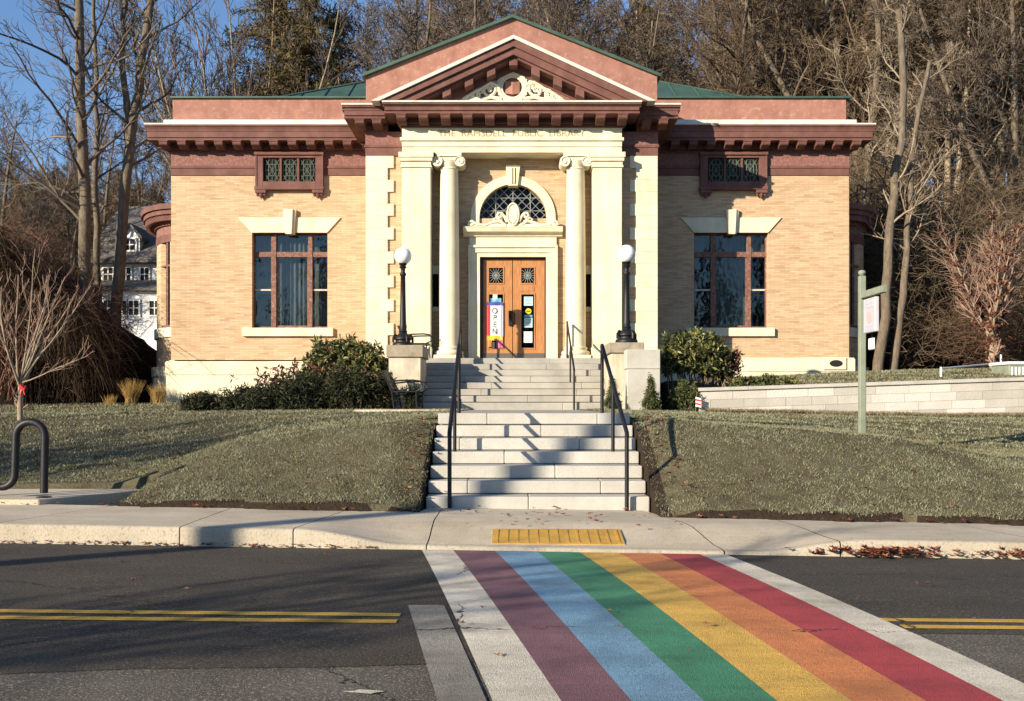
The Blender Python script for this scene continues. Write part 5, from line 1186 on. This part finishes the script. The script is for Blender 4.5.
# left: small distant brown trees under the skyline
for i in range(30):
    D = rs.uniform(66, 100); px = rs.uniform(-60, 175); wood(px, D, 4 if i % 3 else 3, rs.uniform(.9, 1.35) if i % 3 else rs.uniform(.6, .8))
for i, (px, D, s, q) in enumerate([(-12, 62, .80, 1), (30, 66, .85, 3), (62, 60, .72, 0), (92, 70, .85, 1), (120, 74, .85, 3), (150, 72, .80, 0), (45, 74, .95, 3), (8, 56, .7, 3), (170, 80, .9, 1), (75, 80, .9, 0)]): wood(px, D, q, s)
# fan of upright grey branches left of the gable
global_stems = None
RNG = np.random.default_rng(31); stems = []
for i in range(24):
    a = RNG.uniform(0, 6.28); tl = RNG.uniform(.05, .75); stems.append(grow((RNG.normal(0, .3), RNG.normal(0, .3), 6.0), (math.cos(a)*tl, math.sin(a)*tl, 1), RNG.uniform(11, 17), .12, 12, .035, .035, .15))
stems.append(grow((0, 0, -.3), (0, 0, 1), 6.6, .4, 5, .02, 0, .7))
fan = make_tree('bare_tree', 'broad fan-shaped leafless tree with upright grey branches beside the roof', 'tree', None, 'barkpale', 'twig', stems=stems, seed=32, twig_r=.017,
    lv=[dict(n=12, f0=.18, ang=.5, len=.26, pts=7, wob=.1, up=.07, r=.4), dict(n=7, f0=.15, ang=.5, len=.42, pts=5, wob=.14, up=.06, r=.5), dict(n=5, f0=.1, ang=.5, len=.45, pts=4, wob=.15, up=.04, r=.5, taper=.6)])
place(fan, True, X(238, 52), 52, None, 1.02, .5)
# olive-brown conifers
cb = conifer('brown_conifer', 'dense olive brown conifer behind the left wing roof', 'tree', 'olive brown conifers in the wood', 'needleb', H=24, W=4.4, n=110, seed=41, dens=1.5, f0=.04, shape=.55, size=.34)
place(cb, True, X(312, 50), 50, None, .98, 0, sz=1.0)
place(cb, False, X(276, 53), 53, None, .9, 2.4, 'olive brown conifer between the fan-shaped tree and the taller conifer', sz=1.05)
place(cb, False, X(640, 58), 58, None, .9, 1.1, 'dense olive brown conifer behind the right slope of the pediment')
place(cb, False, X(848, 47), 47, None, .66, 2.1, 'lower olive brown conifer behind the end of the right parapet')
pn = conifer('pine_tree', 'dark green spruce beside the white house', 'tree', 'green conifers in the distance', 'needle', H=17, W=3.4, n=60, seed=44, f0=.1, size=.36)
place(pn, True, X(138, 78), 78, None, .95, 0)
for i, (px, D, s) in enumerate([(35, 72, .66), (118, 84, .76), (162, 76, .62), (75, 78, .70), (-5, 70, .6), (55, 90, .82), (140, 92, .78), (98, 72, .5)]): place(cb, False, X(px, D), D, None, s, i*1.7, 'browned conifer in the distance between the tall bare trunks')['group'] = 'browned conifers behind the white house'
place(pn, False, X(334, 60), 60, None, 1.35, 2, 'dark green spruce close beside the olive brown conifer')
place(pn, False, X(15, 82), 82, None, 1.05, 3, 'green pine at the far left skyline')
place(pn, False, X(57, 88), 88, None, .95, 4, 'green pine between the far left pine and the bare trunks')
place(pn, False, X(1020, 50), 50, None, 1.15, 5, 'green pine high at the right edge of the wood')
place(pn, False, X(100, 96), 96, None, .9, 1, 'distant green spruce behind the house chimney')

# three tall trunks in front of the white house
def hero(name_label, stem_pts, seed, twig='twig', lv=None):
    st_ = []
    for pts, r0, r1 in stem_pts:
        P = np.array([(X(px, D), D, Z(py, D)) for px, py, D in pts]); n = 16; tt = np.linspace(0, len(P)-1, n); Q = np.stack([np.interp(tt, np.arange(len(P)), P[:, c]) for c in range(3)], 1)
        Q += np.random.default_rng(seed).normal(0, .035, Q.shape); st_.append((Q, np.linspace(r0, r1, n)))
    base = np.array(st_[0][0][0]); st_ = [(p-base, r) for p, r in st_]
    t = make_tree('bare_tree', name_label, 'tree', 'tall bare trees in front of the white house', 'bark', twig, stems=st_, seed=seed, twig_r=.012,
        lv=lv or [dict(n=18, f0=.40, ang=1.0, len=.26, pts=9, wob=.14, up=.05, r=.34), dict(n=8, f0=.2, ang=.7, len=.42, pts=6, wob=.17, up=.03, r=.5), dict(n=6, f0=.15, ang=.6, len=.45, pts=5, wob=.2, up=.02, r=.45, taper=.6)])
    t.location = base; return t
hero('tall straight bare tree, the leftmost of three trunks by the house', [([(90, 400, 34), (86, 300, 34), (84, 180, 34), (80, 60, 34), (76, -60, 34)], .24, .13)], 51)
hero('slender bare tree between the straight and the forked trunk', [([(99, 400, 36), (98, 300, 36), (96, 180, 36), (97, 100, 36), (93, -20, 36)], .15, .06)], 52)
hero('bare tree forking into two stems, nearest the library corner', [([(110, 405, 35), (114, 330, 35), (122, 230, 35), (131, 130, 35), (143, 60, 35), (152, 0, 35), (156, -60, 35)], .22, .11), ([(129, 145, 35), (126, 100, 35), (121, 50, 35), (127, 0, 35), (122, -50, 35)], .13, .07)], 53)
# pale leaning trunks right of the library
hero_g = 'pale leaning trunks at the library corner'
for lb, pts, r0, r1, sd in (('pale tan leaning trunk close to the library corner', [(877, 385, 31.3), (884, 300, 31.3), (893, 210, 31.6), (904, 110, 32), (901, 10, 32)], .17, .10, 61), ('second pale leaning trunk just right of the first', [(892, 385, 31.6), (901, 300, 31.6), (908, 240, 31.8), (913, 150, 32), (929, 60, 32)], .14, .06, 62), ('grey trunk behind the right cornice end', [(864, 385, 40), (866, 250, 40), (868, 150, 40), (880, 40, 40), (876, -30, 40)], .19, .1, 63)):
    t = hero(lb, [(pts, r0, r1)], sd, 'twig', [dict(n=13, f0=.42, ang=.8, len=.2, pts=8, wob=.15, up=.06, r=.3), dict(n=7, f0=.2, ang=.7, len=.42, pts=6, wob=.17, up=.03, r=.5), dict(n=5, f0=.15, ang=.6, len=.45, pts=4, wob=.2, up=.02, r=.45, taper=.6)]); t['group'] = hero_g
    t.children[0].data.materials[0] = M['barkpale']

# --- thickets: tangled strands over a lumpy bank
def thicket(name, label, x0, x1, y0, y1, zt, n, m, seed, hang=.5, length=(1.2, 3.2), r=.011, up=1):
    global RNG; RNG = np.random.default_rng(seed); P = []
    for i in range(n):
        x = RNG.uniform(x0, x1); y = RNG.uniform(y0, y1); g = float(ground(x, y)); top = zt(x, y); z = g+(top-g)*RNG.random()**.7
        L = RNG.uniform(*length); a = RNG.uniform(0, 6.28); h = hang*RNG.uniform(.4, 1.3)
        P.append(grow((x, y, z), (math.cos(a)*.7, math.sin(a)*.7, up*RNG.uniform(.2, 1)), L, r*RNG.uniform(.6, 1.5), 6, .22, -h*.35, .4))
    V, F = tubes(P, 3); o = np_mesh(name, V, F, M[m]); tag(o, label, 'thicket', None, 'stuff'); return o
hz = lambda x, y: np.interp(x, [-22, -16.5, -14.2, -13.2, -12.3], [7.9, 6.9, 5.1, 4.0, 2.4])+.35*math.sin(x*2.3)
def bank(name, xs, ys, zf, m):
    gx, gy = np.meshgrid(xs, ys, indexing='ij'); gz = np.vectorize(zf)(gx, gy); nx, ny = gx.shape
    V = np.stack([gx, gy, gz], -1).reshape(-1, 3); i, j = np.meshgrid(np.arange(nx-1), np.arange(ny-1), indexing='ij'); q = (i*ny+j).ravel()
    return np_mesh(name, V, np.stack([q, q+ny, q+ny+1, q+1], -1), M[m], None, True)
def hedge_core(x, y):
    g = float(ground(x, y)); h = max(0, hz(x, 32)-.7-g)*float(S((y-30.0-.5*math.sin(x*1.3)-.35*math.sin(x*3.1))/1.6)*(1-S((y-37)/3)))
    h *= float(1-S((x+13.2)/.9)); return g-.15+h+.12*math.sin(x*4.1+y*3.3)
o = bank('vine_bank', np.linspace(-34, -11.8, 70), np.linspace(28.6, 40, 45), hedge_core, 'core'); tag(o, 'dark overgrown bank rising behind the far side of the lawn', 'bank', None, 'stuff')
def hanging(name, label, n, m, seed):
    """vines hanging down the face of the bank"""
    global RNG; RNG = np.random.default_rng(seed); P = []
    for i in range(n):
        x = RNG.uniform(-27, -12.7); y = RNG.uniform(29.5, 32.5); top = max(1.3, hz(x, y)-RNG.uniform(0, 1)**2*3.5); L = RNG.uniform(.8, 2.6)
        P.append(grow((x, y, top), (RNG.normal(0, .5), RNG.normal(-.3, .4), RNG.uniform(-1, .35)), min(L, top-1.0), .010*RNG.uniform(.6, 1.5), 6, .16, -.35, .5))
    V, F = tubes(P, 3); o = np_mesh(name, V, F, M[m]); tag(o, label, 'thicket', None, 'stuff')
hanging('vines', 'brown hanging vines and brush covering the dark bank left of the library', 8500, 'vine', 71)
thicket('brush', 'rusty red brush growing along the top of the vine bank', -19, -12.8, 31, 35, lambda x, y: hz(x, y)+.35, 2300, 'twigred', 72, .3, (.5, 1.3), .009)
thicket('brush', 'pale reddish stems standing in front of the dark bank', -16, -14.2, 28.6, 29.6, lambda x, y: 1.9, 60, 'twigred', 73, .0, (1.8, 3.8), .014, 4)
thicket('brush', 'tangled tan brush on the slope right of the library', 12.6, 30, 32, 46, lambda x, y: 7.0+.12*(y-31)+.5*math.sin(x*1.3), 15000, 'twigtan', 74, .5, (1.0, 2.8), .0075)
thicket('brush', 'rust brown brush low behind the signpost', 12.6, 26, 31.5, 38, lambda x, y: 4.2, 3800, 'twigdark', 75, .5, (.8, 2.0), .009)
thicket('brush', 'reddish brush in front of the wood beside the russet tree', 14.2, 24, 31.0, 34, lambda x, y: 4.0, 1300, 'twigred', 77, .5, (.8, 1.8), .007)
thicket('brush', 'dark brown undergrowth at the foot of the wood', 12.6, 32, 34, 48, lambda x, y: 9.5, 9000, 'twigdark', 76, .6, (1.5, 4.0), .012)

# --- young trees
RNG = np.random.default_rng(81); D = 20.5; stems = [grow((0, 0, -.1), (0, 0, 1), .75, .05, 4, .01, 0, .9)]
for i in range(9):
    a = i*.9+RNG.uniform(0, .5); tl = RNG.uniform(.15, .95); stems.append(grow((0, 0, .6+.12*RNG.random()), (math.cos(a)*tl, math.sin(a)*tl, 1), RNG.uniform(1.7, 2.8), .022, 8, .06, .05, .3))
stems.append(grow((0, 0, .7), (1, -.1, .25), 1.35, .016, 8, .04, .06, .3))
yt = make_tree('young_tree', 'young leafless tree with pale trunk and red ribbon behind the bike rack', 'tree', None, 'barkpale', 'twigred', stems=stems, seed=82, twig_r=.0045,
    lv=[dict(n=7, f0=.2, ang=.5, len=.36, pts=6, wob=.1, up=.07, r=.45, taper=.5), dict(n=3, f0=.15, ang=.45, len=.45, pts=4, wob=.12, up=.05, r=.6, taper=.6)])
yt.location = (X(20, D), D, float(ground(X(20, D), D))-.05); yt.children[0].data.materials[0] = M['sapling']; yt.scale = (1.15, 1.15, 1.15)
rb = thing('ribbon', 'red ribbon tied round the young tree behind the bike rack', 'ribbon', (X(25, D), D-.07, Z(389, D)))
MB().tube([(X(25, D)-.07, D-.06, Z(389, D)), (X(25, D)-.03, D-.10, Z(386, D)), (X(25, D)+.03, D-.10, Z(390, D)), (X(25, D)+.05, D-.07, Z(386, D))], [.02, .05, .045, .02], 7).build('bow', M['ribbon'], rb, smooth=True)
for q in (-.03, .03): MB().tube([(X(25, D)+q*.5, D-.08, Z(389, D)), (X(25, D)+q, D-.1, Z(392, D)), (X(25, D)+q*1.4, D-.09, Z(395, D))], [.02, .016, .012], 5).build('tail', M['ribbon'], rb, smooth=True)
RNG = np.random.default_rng(85); D = 30; stems = [grow((0, 0, -.1), (0, 0, 1), 1.25, .12, 4, .02, 0, .85)]
for i in range(13):
    a = i*.9; tl = RNG.uniform(.1, .8); stems.append(grow((0, 0, 1.0+.15*RNG.random()), (math.cos(a)*tl, math.sin(a)*tl, 1), RNG.uniform(2.6, 4.2), .045, 8, .06, .05, .3))
rt = make_tree('young_tree', 'small tree with russet leaves and pale trunk behind the guard rail', 'tree', None, 'barkpale', 'twigred', stems=stems, seed=86, twig_r=.008,
    lv=[dict(n=10, f0=.15, ang=.6, len=.38, pts=6, wob=.12, up=.05, r=.45, taper=.5), dict(n=6, f0=.15, ang=.6, len=.5, pts=4, wob=.15, up=.03, r=.6, taper=.6)])
rt.location = (X(992, D), D, float(ground(X(992, D), D))-.1); rt.scale = (.9, .9, .9); rt.children[0].data.materials[0] = M['sapling']
tw = rt.children[1].data; vv = np.zeros(len(tw.vertices)*3, dtype=np.float32); tw.vertices.foreach_get('co', vv); vv = vv.reshape(-1, 3)
Vl, Fl = leaves(vv[RNG.integers(0, len(vv), 5200)]+RNG.normal(0, .05, (5200, 3)), .12, .55, .6); np_mesh('leaves', Vl, Fl, M['redleaf'], rt)

# --- shrubs: stems and whorled leaves filling lumpy blobs
def shrub(name, label, cat, blobs, n, m, per=7, size=.11, aspect=.34, seed=1, group=None, loc=(0, 0, 0), shell=.55, stems=True, spread=.015):
    global RNG; RNG = np.random.default_rng(seed); t = thing(name, label, cat, (0, 0, 0), group); ORG[t] = Vector((0, 0, 0))
    w = np.array([b[3]*b[4]*b[5] for b in blobs])**.67; w /= w.sum(); P = []
    for b, q in zip(blobs, w):
        k = int(n*q); d = RNG.normal(0, 1, (k, 3)); d /= np.linalg.norm(d, axis=1, keepdims=True); r = (shell+(1-shell)*RNG.random((k, 1)))
        bump = 1+.14*np.sin(d[:, :1]*7+b[0]*5)+.12*np.sin(d[:, 2:]*9+b[1]*3)
        P.append(np.array(b[:3])+d*r*bump*np.array(b[3:6]))
    P = np.concatenate(P); P = P[P[:, 2] > -.05]
    V, F = whorls(P, per, size, aspect, spread); np_mesh('foliage', V, F, M[m], t)
    if stems:
        S_ = []
        for i in range(len(blobs)*7):
            b = blobs[i % len(blobs)]; tip = np.array(b[:3])+RNG.normal(0, .4, 3)*np.array(b[3:6]); base = np.array([b[0]*.6+RNG.normal(0, .06), b[1]*.6+RNG.normal(0, .06), -.05]); mid = (base+tip)/2+RNG.normal(0, .05, 3)
            S_.append((np.array([base, mid, tip]), np.array([.025, .018, .01])))
        V, F = tubes(S_, 5); np_mesh('stem', V, F, M['bark'], t)
    t.location = loc; return t
def gz(x, y): return float(ground(x, y))
D = 26.5; x = X(340, D); rh = shrub('rhododendron', 'large sunlit rhododendron with pale leaf clusters left of the bench', 'shrub', [(-.35, 0, 1.25, .55, .6, .55), (.2, .1, 1.35, .6, .6, .5), (.7, -.1, 1.15, .55, .6, .55), (1.0, 0, .7, .45, .5, .6), (-.7, 0, .7, .5, .6, .6), (.1, -.3, .6, .8, .6, .6)], 1500, 'rhodo', 8, .15, .34, 91, None, (x, D, gz(x, D)-.05))
RNG = np.random.default_rng(97); Pr = np.array([-.1, -.45, .62])+RNG.normal(0, 1, (420, 3))*np.array([.95, .25, .26]); Pr = Pr[Pr[:, 2] > 0]
V, F = whorls(Pr, 7, .12, .4, .02); np_mesh('russet_foliage', V, F, M['redleaf'], rh)
for i, (px, D, w, h, lb) in enumerate([(216, 26.0, .8, .42, 'low dark juniper at the outer end of the foundation bed'), (252, 25.6, .95, .66, 'low dark juniper second from the outer end of the bed'), (292, 25.1, 1.0, .88, 'dark spreading juniper in front of the large rhododendron'), (328, 24.8, .95, .92, 'dark juniper below the middle of the large rhododendron'), (362, 24.6, .8, .95, 'dark upright juniper crowding the back of the bench')]):
    x = X(px, D); shrub('juniper', lb, 'shrub', [(rs.uniform(-.8, .8)*w, rs.uniform(-.5, .3), h*rs.uniform(.1, .75), w*rs.uniform(.3, .6), rs.uniform(.3, .5), h*rs.uniform(.25, .55)) for _ in range(11)], 1250, 'juniper', 6, .14, .2, 100+i, 'dark junipers in the left bed', (x, D, gz(x, D)-.03), .4, spread=.04)
D = 24.2; x = X(413, D); shrub('boxwood', 'small round dark evergreen at the foot of the left pedestal', 'shrub', [(0, 0, .26, .25, .25, .3)], 500, 'juniper', 6, .07, .3, 110, None, (x, 23.9, 1.165), .3)
D = 25.9; x = X(692, D); shrub('rhododendron', 'round clipped rhododendron on a bare stem beside the granite block', 'shrub', [(-.25, 0, 1.45, .62, .6, .5), (.3, 0, 1.45, .6, .6, .5), (0, .1, 1.65, .6, .55, .42), (-.55, .1, 1.3, .35, .45, .35), (.6, 0, 1.25, .35, .4, .4)], 1700, 'rhodo', 8, .14, .34, 92, None, (x, D, 1.12), .5)
cone = shrub('dwarf_spruce', 'pointed dwarf spruce in front of the granite block', 'shrub', [(0, 0, .2, .24, .24, .22), (0, 0, .42, .17, .17, .22), (0, 0, .64, .09, .09, .2), (0, 0, .8, .035, .035, .12)], 650, 'box', 6, .07, .25, 111, 'dwarf evergreens at the right of the path', (X(651, 23.4), 23.4, 1.08), .3)
c2 = copy_tree(cone); c2.location = (X(612.5, 23.7), 23.7, 1.1); c2.scale = (.95, .95, .95); c2['label'] = 'dwarf spruce behind the right handrail at the stair foot'
c3 = shrub('dwarf_spruce', 'broad dwarf evergreen at the end of the retaining wall', 'shrub', [(-.15, 0, .3, .25, .25, .3), (.17, 0, .34, .25, .25, .34), (0, .1, .5, .2, .2, .3)], 900, 'box', 6, .08, .3, 113, 'dwarf evergreens at the right of the path', (X(684, 24.0), 24.0, 1.08), .3)
c4 = shrub('dwarf_spruce', 'dark evergreen between the two dwarf evergreens by the wall', 'shrub', [(0, 0, .25, .2, .2, .25)], 400, 'juniper', 6, .07, .3, 114, 'dwarf evergreens at the right of the path', (X(666, 24.6), 24.6, 1.08), .3)
shrub('red_shrub', 'russet leafed shrub behind the end of the retaining wall', 'shrub', [(-.2, 0, .6, .35, .3, .4), (.25, 0, .5, .4, .3, .35), (.5, 0, .75, .2, .2, .3)], 500, 'redleaf', 5, .09, .4, 115, None, (X(716, 26), 26, gz(X(716, 26), 26)), .3)
for i, (px, D, s, lb) in enumerate([(738, 24.9, .22, 'small yellow green plant just behind the wall end'), (752, 26.3, .16, 'small green tuft in the bed under the window'), (771, 26.8, .17, 'small green plant in the bed below the right end of the window sill'), (766, 25.6, .18, 'low green plant close behind the wall below the window sill'), (790, 25.8, .15, 'small green plant at the outer end of the bed'), (728, 27.5, .15, 'dark green plant near the library base in the bed')]):
    x = X(px, D); shrub('perennial', lb, 'plant', [(0, 0, s*.6, s*1.4, s*1.2, s*.8)], 90, 'rhodo' if i % 2 == 0 else 'box', 6, .10, .35, 120+i, 'small plants in the mulch bed', (x, D, gz(x, D)), .2, False)
# ornamental grass tufts by the west base
def tuft(label, px, D, h, n, seed):
    global RNG; RNG = np.random.default_rng(seed); P = []
    for i in range(n): a = RNG.uniform(0, 6.28); t_ = RNG.uniform(.05, .5); P.append(grow((RNG.normal(0, .06), RNG.normal(0, .06), 0), (math.cos(a)*t_, math.sin(a)*t_, 1), h*RNG.uniform(.6, 1.1), .006, 5, .05, -.08, .2))
    V, F = tubes(P, 3); x = X(px, D); o = np_mesh('grass_tuft', V, F, M['straw']); o.location = (x, D, gz(x, D)); tag(o, label, 'grass tuft', 'dry ornamental grasses at the corner of the library')
tuft('largest dry grass tuft, standing apart on the lawn left of the base', 131, 30.2, .75, 420, 131); tuft('dry grass tuft in front of the base vent at the corner', 158, 30.3, .62, 260, 132); tuft('smallest dry grass tuft against the left wing base', 196, 30.3, .38, 120, 133); tuft('thin dry grass tuft farthest out on the dark bank edge', 110, 29.5, .3, 120, 134)
# small flag in the shrubs
t = thing('small_flag', 'small red and white striped flag among the dwarf evergreens', 'flag', (X(695, 23.8), 23.8, 1.08)); x = X(695, 23.8)
MB().tube([(x, 23.75, 1.0), (x+.03, 23.75, 1.55)], .006, 6).build('staff', M['straw'], t)
for k in range(5):
    za_ = 1.24+.045*k; MB().add([(x+.0, 23.73, za_), (x+.12, 23.70+.01*(k % 2), za_-.03), (x+.12, 23.70, za_+.012), (x+.0, 23.73, za_+.042)], [(0, 1, 2, 3)]).build('stripe', M['f_red' if k % 2 else 'f_white'], t)

# --- lawn grass
RNG = np.random.default_rng(200)
def grass_patch(n, x0, x1, y0, y1, h, w):
    x = RNG.uniform(x0, x1, n); y = y0+(y1-y0)*RNG.random(n)**1.35
    cl = np.sin(x*9+3*np.sin(y*5))*np.sin(y*11+2*np.sin(x*4)); cl2 = np.sin(x*1.9+2*np.sin(y*1.3+1))*np.sin(y*2.3+1.7*np.sin(x*1.1))+.6*np.sin(x*4.7+y*3.9+2*np.sin(x*2.1)); keep = (RNG.random(n) < .62+.30*cl+.22*cl2) & (y > yb(x)+.10+.04*np.sin(x*3.1)+.03*np.sin(x*7.7)) & ~((x > STX0-.03) & (x < STX1+.03)) & ~((x < -4.6) & (y < 13.5) & (x < -5.6+(y-11.83)*.56+.05)) & (np.abs(x)*1000/y < 560)
    x = x[keep]; y = y[keep]; z = lawn_z(x, y); ok = z > -.1; x, y, z = x[ok], y[ok], z[ok]; n = len(x)
    a = RNG.uniform(0, 6.28, n); hh = h*(.4+1.1*RNG.random(n)); ww = w*(.6+.8*RNG.random(n)); ln = RNG.normal(0, .8, (n, 2))*hh[:, None]
    V = np.stack([np.stack([x-np.cos(a)*ww, y-np.sin(a)*ww, z-.01], -1), np.stack([x+np.cos(a)*ww, y+np.sin(a)*ww, z-.01], -1), np.stack([x+ln[:, 0], y+ln[:, 1], z+hh], -1)], 1).reshape(-1, 3)
    return V
V = np.concatenate([grass_patch(380000, -8.5, 9.5, 10.6, 15.5, .022, .0055), grass_patch(200000, -13, 14, 15, 24, .032, .010), grass_patch(50000, -17, -3, 23, 31, .04, .016), grass_patch(45000, 6, 17, 24.3, 31, .04, .016)])
o = np_mesh('grass', V, np.arange(len(V)).reshape(-1, 3), M['grass']); tag(o, 'short frosty grey green grass on the lawn banks', 'grass', None, 'stuff')
V = grass_patch(26000, 4.6, 14, 23.0, 23.9, .10, .014); o = np_mesh('grass', V, np.arange(len(V)).reshape(-1, 3), M['dry']); tag(o, 'taller dry grass along the foot of the retaining wall', 'grass', None, 'stuff')
# --- fallen leaves
def fallen(n, fx, fy, fz, size, label, m='leafred'):
    C = np.stack([fx(n), np.zeros(n), np.zeros(n)], -1); C[:, 1] = fy(C[:, 0], n); C[:, 2] = fz(C[:, 0], C[:, 1])+RNG.uniform(.004, .03, n)
    V = []; F = []
    for c in C:
        s = size*RNG.uniform(.5, 1.2); a0 = RNG.uniform(0, 6.28); tl = RNG.normal(0, .45, 2); k = 10; b = len(V); V.append(c)
        for q in range(k):
            r = s*(1 if q % 2 == 0 else .42); a = a0+q*6.283/k; dx, dy = r*math.cos(a), r*math.sin(a); V.append(c+np.array([dx, dy, abs(tl[0]*dx+tl[1]*dy)*.8]))
        for q in range(k): F.append((b, b+1+q, b+1+(q+1) % k))
    o = np_mesh('leaves', np.array(V), np.array(F), M[m]); return tag(o, label, 'leaves', None, 'stuff')
U = lambda a, b: (lambda n: RNG.uniform(a, b, n))
roadz = lambda x, y: z_road(x, y)+.012
fallen(240, lambda n: np.where(RNG.random(n) < .6, RNG.normal(3.55, .28, n), RNG.normal(4.85, .25, n)), lambda x, n: yc(x)-.03-np.abs(RNG.normal(0, .06, n)), lambda x, y: roadz(x, y)+RNG.uniform(0, .07, len(x)), .055, 'red maple leaves heaped against the kerb right of the crosswalk')
fallen(150, U(-6, -1.2), lambda x, n: yc(x)-.02-np.abs(RNG.normal(0, .04, n)), roadz, .035, 'leaves in the gutter left of the crosswalk')
fallen(130, lambda n: np.where(RNG.random(n) < .55, RNG.normal(-1.28, .09, n), RNG.normal(1.95, .14, n)), lambda x, n: RNG.uniform(11.8, 13.8, n), lambda x, y: ground(x, y)+.03, .045, 'red maple leaves caught beside the lower steps')
fallen(70, U(-6.5, 7), lambda x, n: yb(x)+RNG.normal(.02, .05, n), lambda x, y: z_side(x)+.01+x*0, .045, 'red leaves along the back edge of the sidewalk')
fallen(26, U(-1, 2), lambda x, n: RNG.uniform(10.3, 12, n), lambda x, y: z_side(x)+.004+x*0, .04, 'scattered leaves on the pavement before the stairs')
fallen(420, U(-8, 8), lambda x, n: yb(x)+RNG.exponential(1.2, n)+.1, lambda x, y: lawn_z(x, y)+.03, .032, 'small brown leaves scattered over the lawn banks')
fallen(26, U(-5, 4), lambda x, n: RNG.uniform(5, 9.3, n), roadz, .03, 'few leaves lying on the road and crosswalk')
V = None

# --- across the street, behind the viewer: what the windows reflect and what casts the long shadows
tp_ = thing('utility_pole', 'timber utility pole on the far side of the street', 'utility pole', (-17.3, -3.4, -.3))
MB().lathe(-17.3, -3.4, [(.21, -.4), (.19, 5), (.15, 11.2)], 12).build('pole', M['bark'], tp_, smooth=True)
MB().box(-18.4, -16.2, -3.46, -3.34, 10.3, 10.42).build('crossarm', M['bark'], tp_)
for i in range(30):
    place(pn if i % 3 == 0 else cb, False, -72+i*5.0+rs.uniform(-1, 1), -47-(i % 2)*5-rs.uniform(0, 3), -.35, rs.uniform(.75, .95), i*1.3, 'unseen conifer added across the street for window reflections')['group'] = 'conifers added for window reflections'  # unseen row, added to give the windows dark reflections
# bare trees beyond the left edge of the view throw the streaky shade on the lawn
sh = make_tree('bare_tree', 'bare tree standing beyond the bike rack', 'tree', 'bare trees beyond the bike rack', 'bark', 'twig', H=6.2, r=.13, seed=95, twig_r=.012, lv=[dict(n=13, f0=.25, ang=.8, len=.36, pts=7, wob=.13, up=.07, r=.5), dict(n=8, f0=.2, ang=.65, len=.45, pts=5, wob=.16, up=.05, r=.55), dict(n=6, f0=.15, ang=.6, len=.5, pts=4, wob=.18, up=.04, r=.5, taper=.5)])
place(sh, True, -17.2, 7.6, .1); place(sh, False, -14.0, 8.4, .1, .8, 2); place(sh, False, -19.5, 6.0, .1, 1.1, 4)
o = place(sh, False, -13.9, -4.3, -.3, 1.05, 1.0, 'bare street tree on the near side of the street'); del o['group']
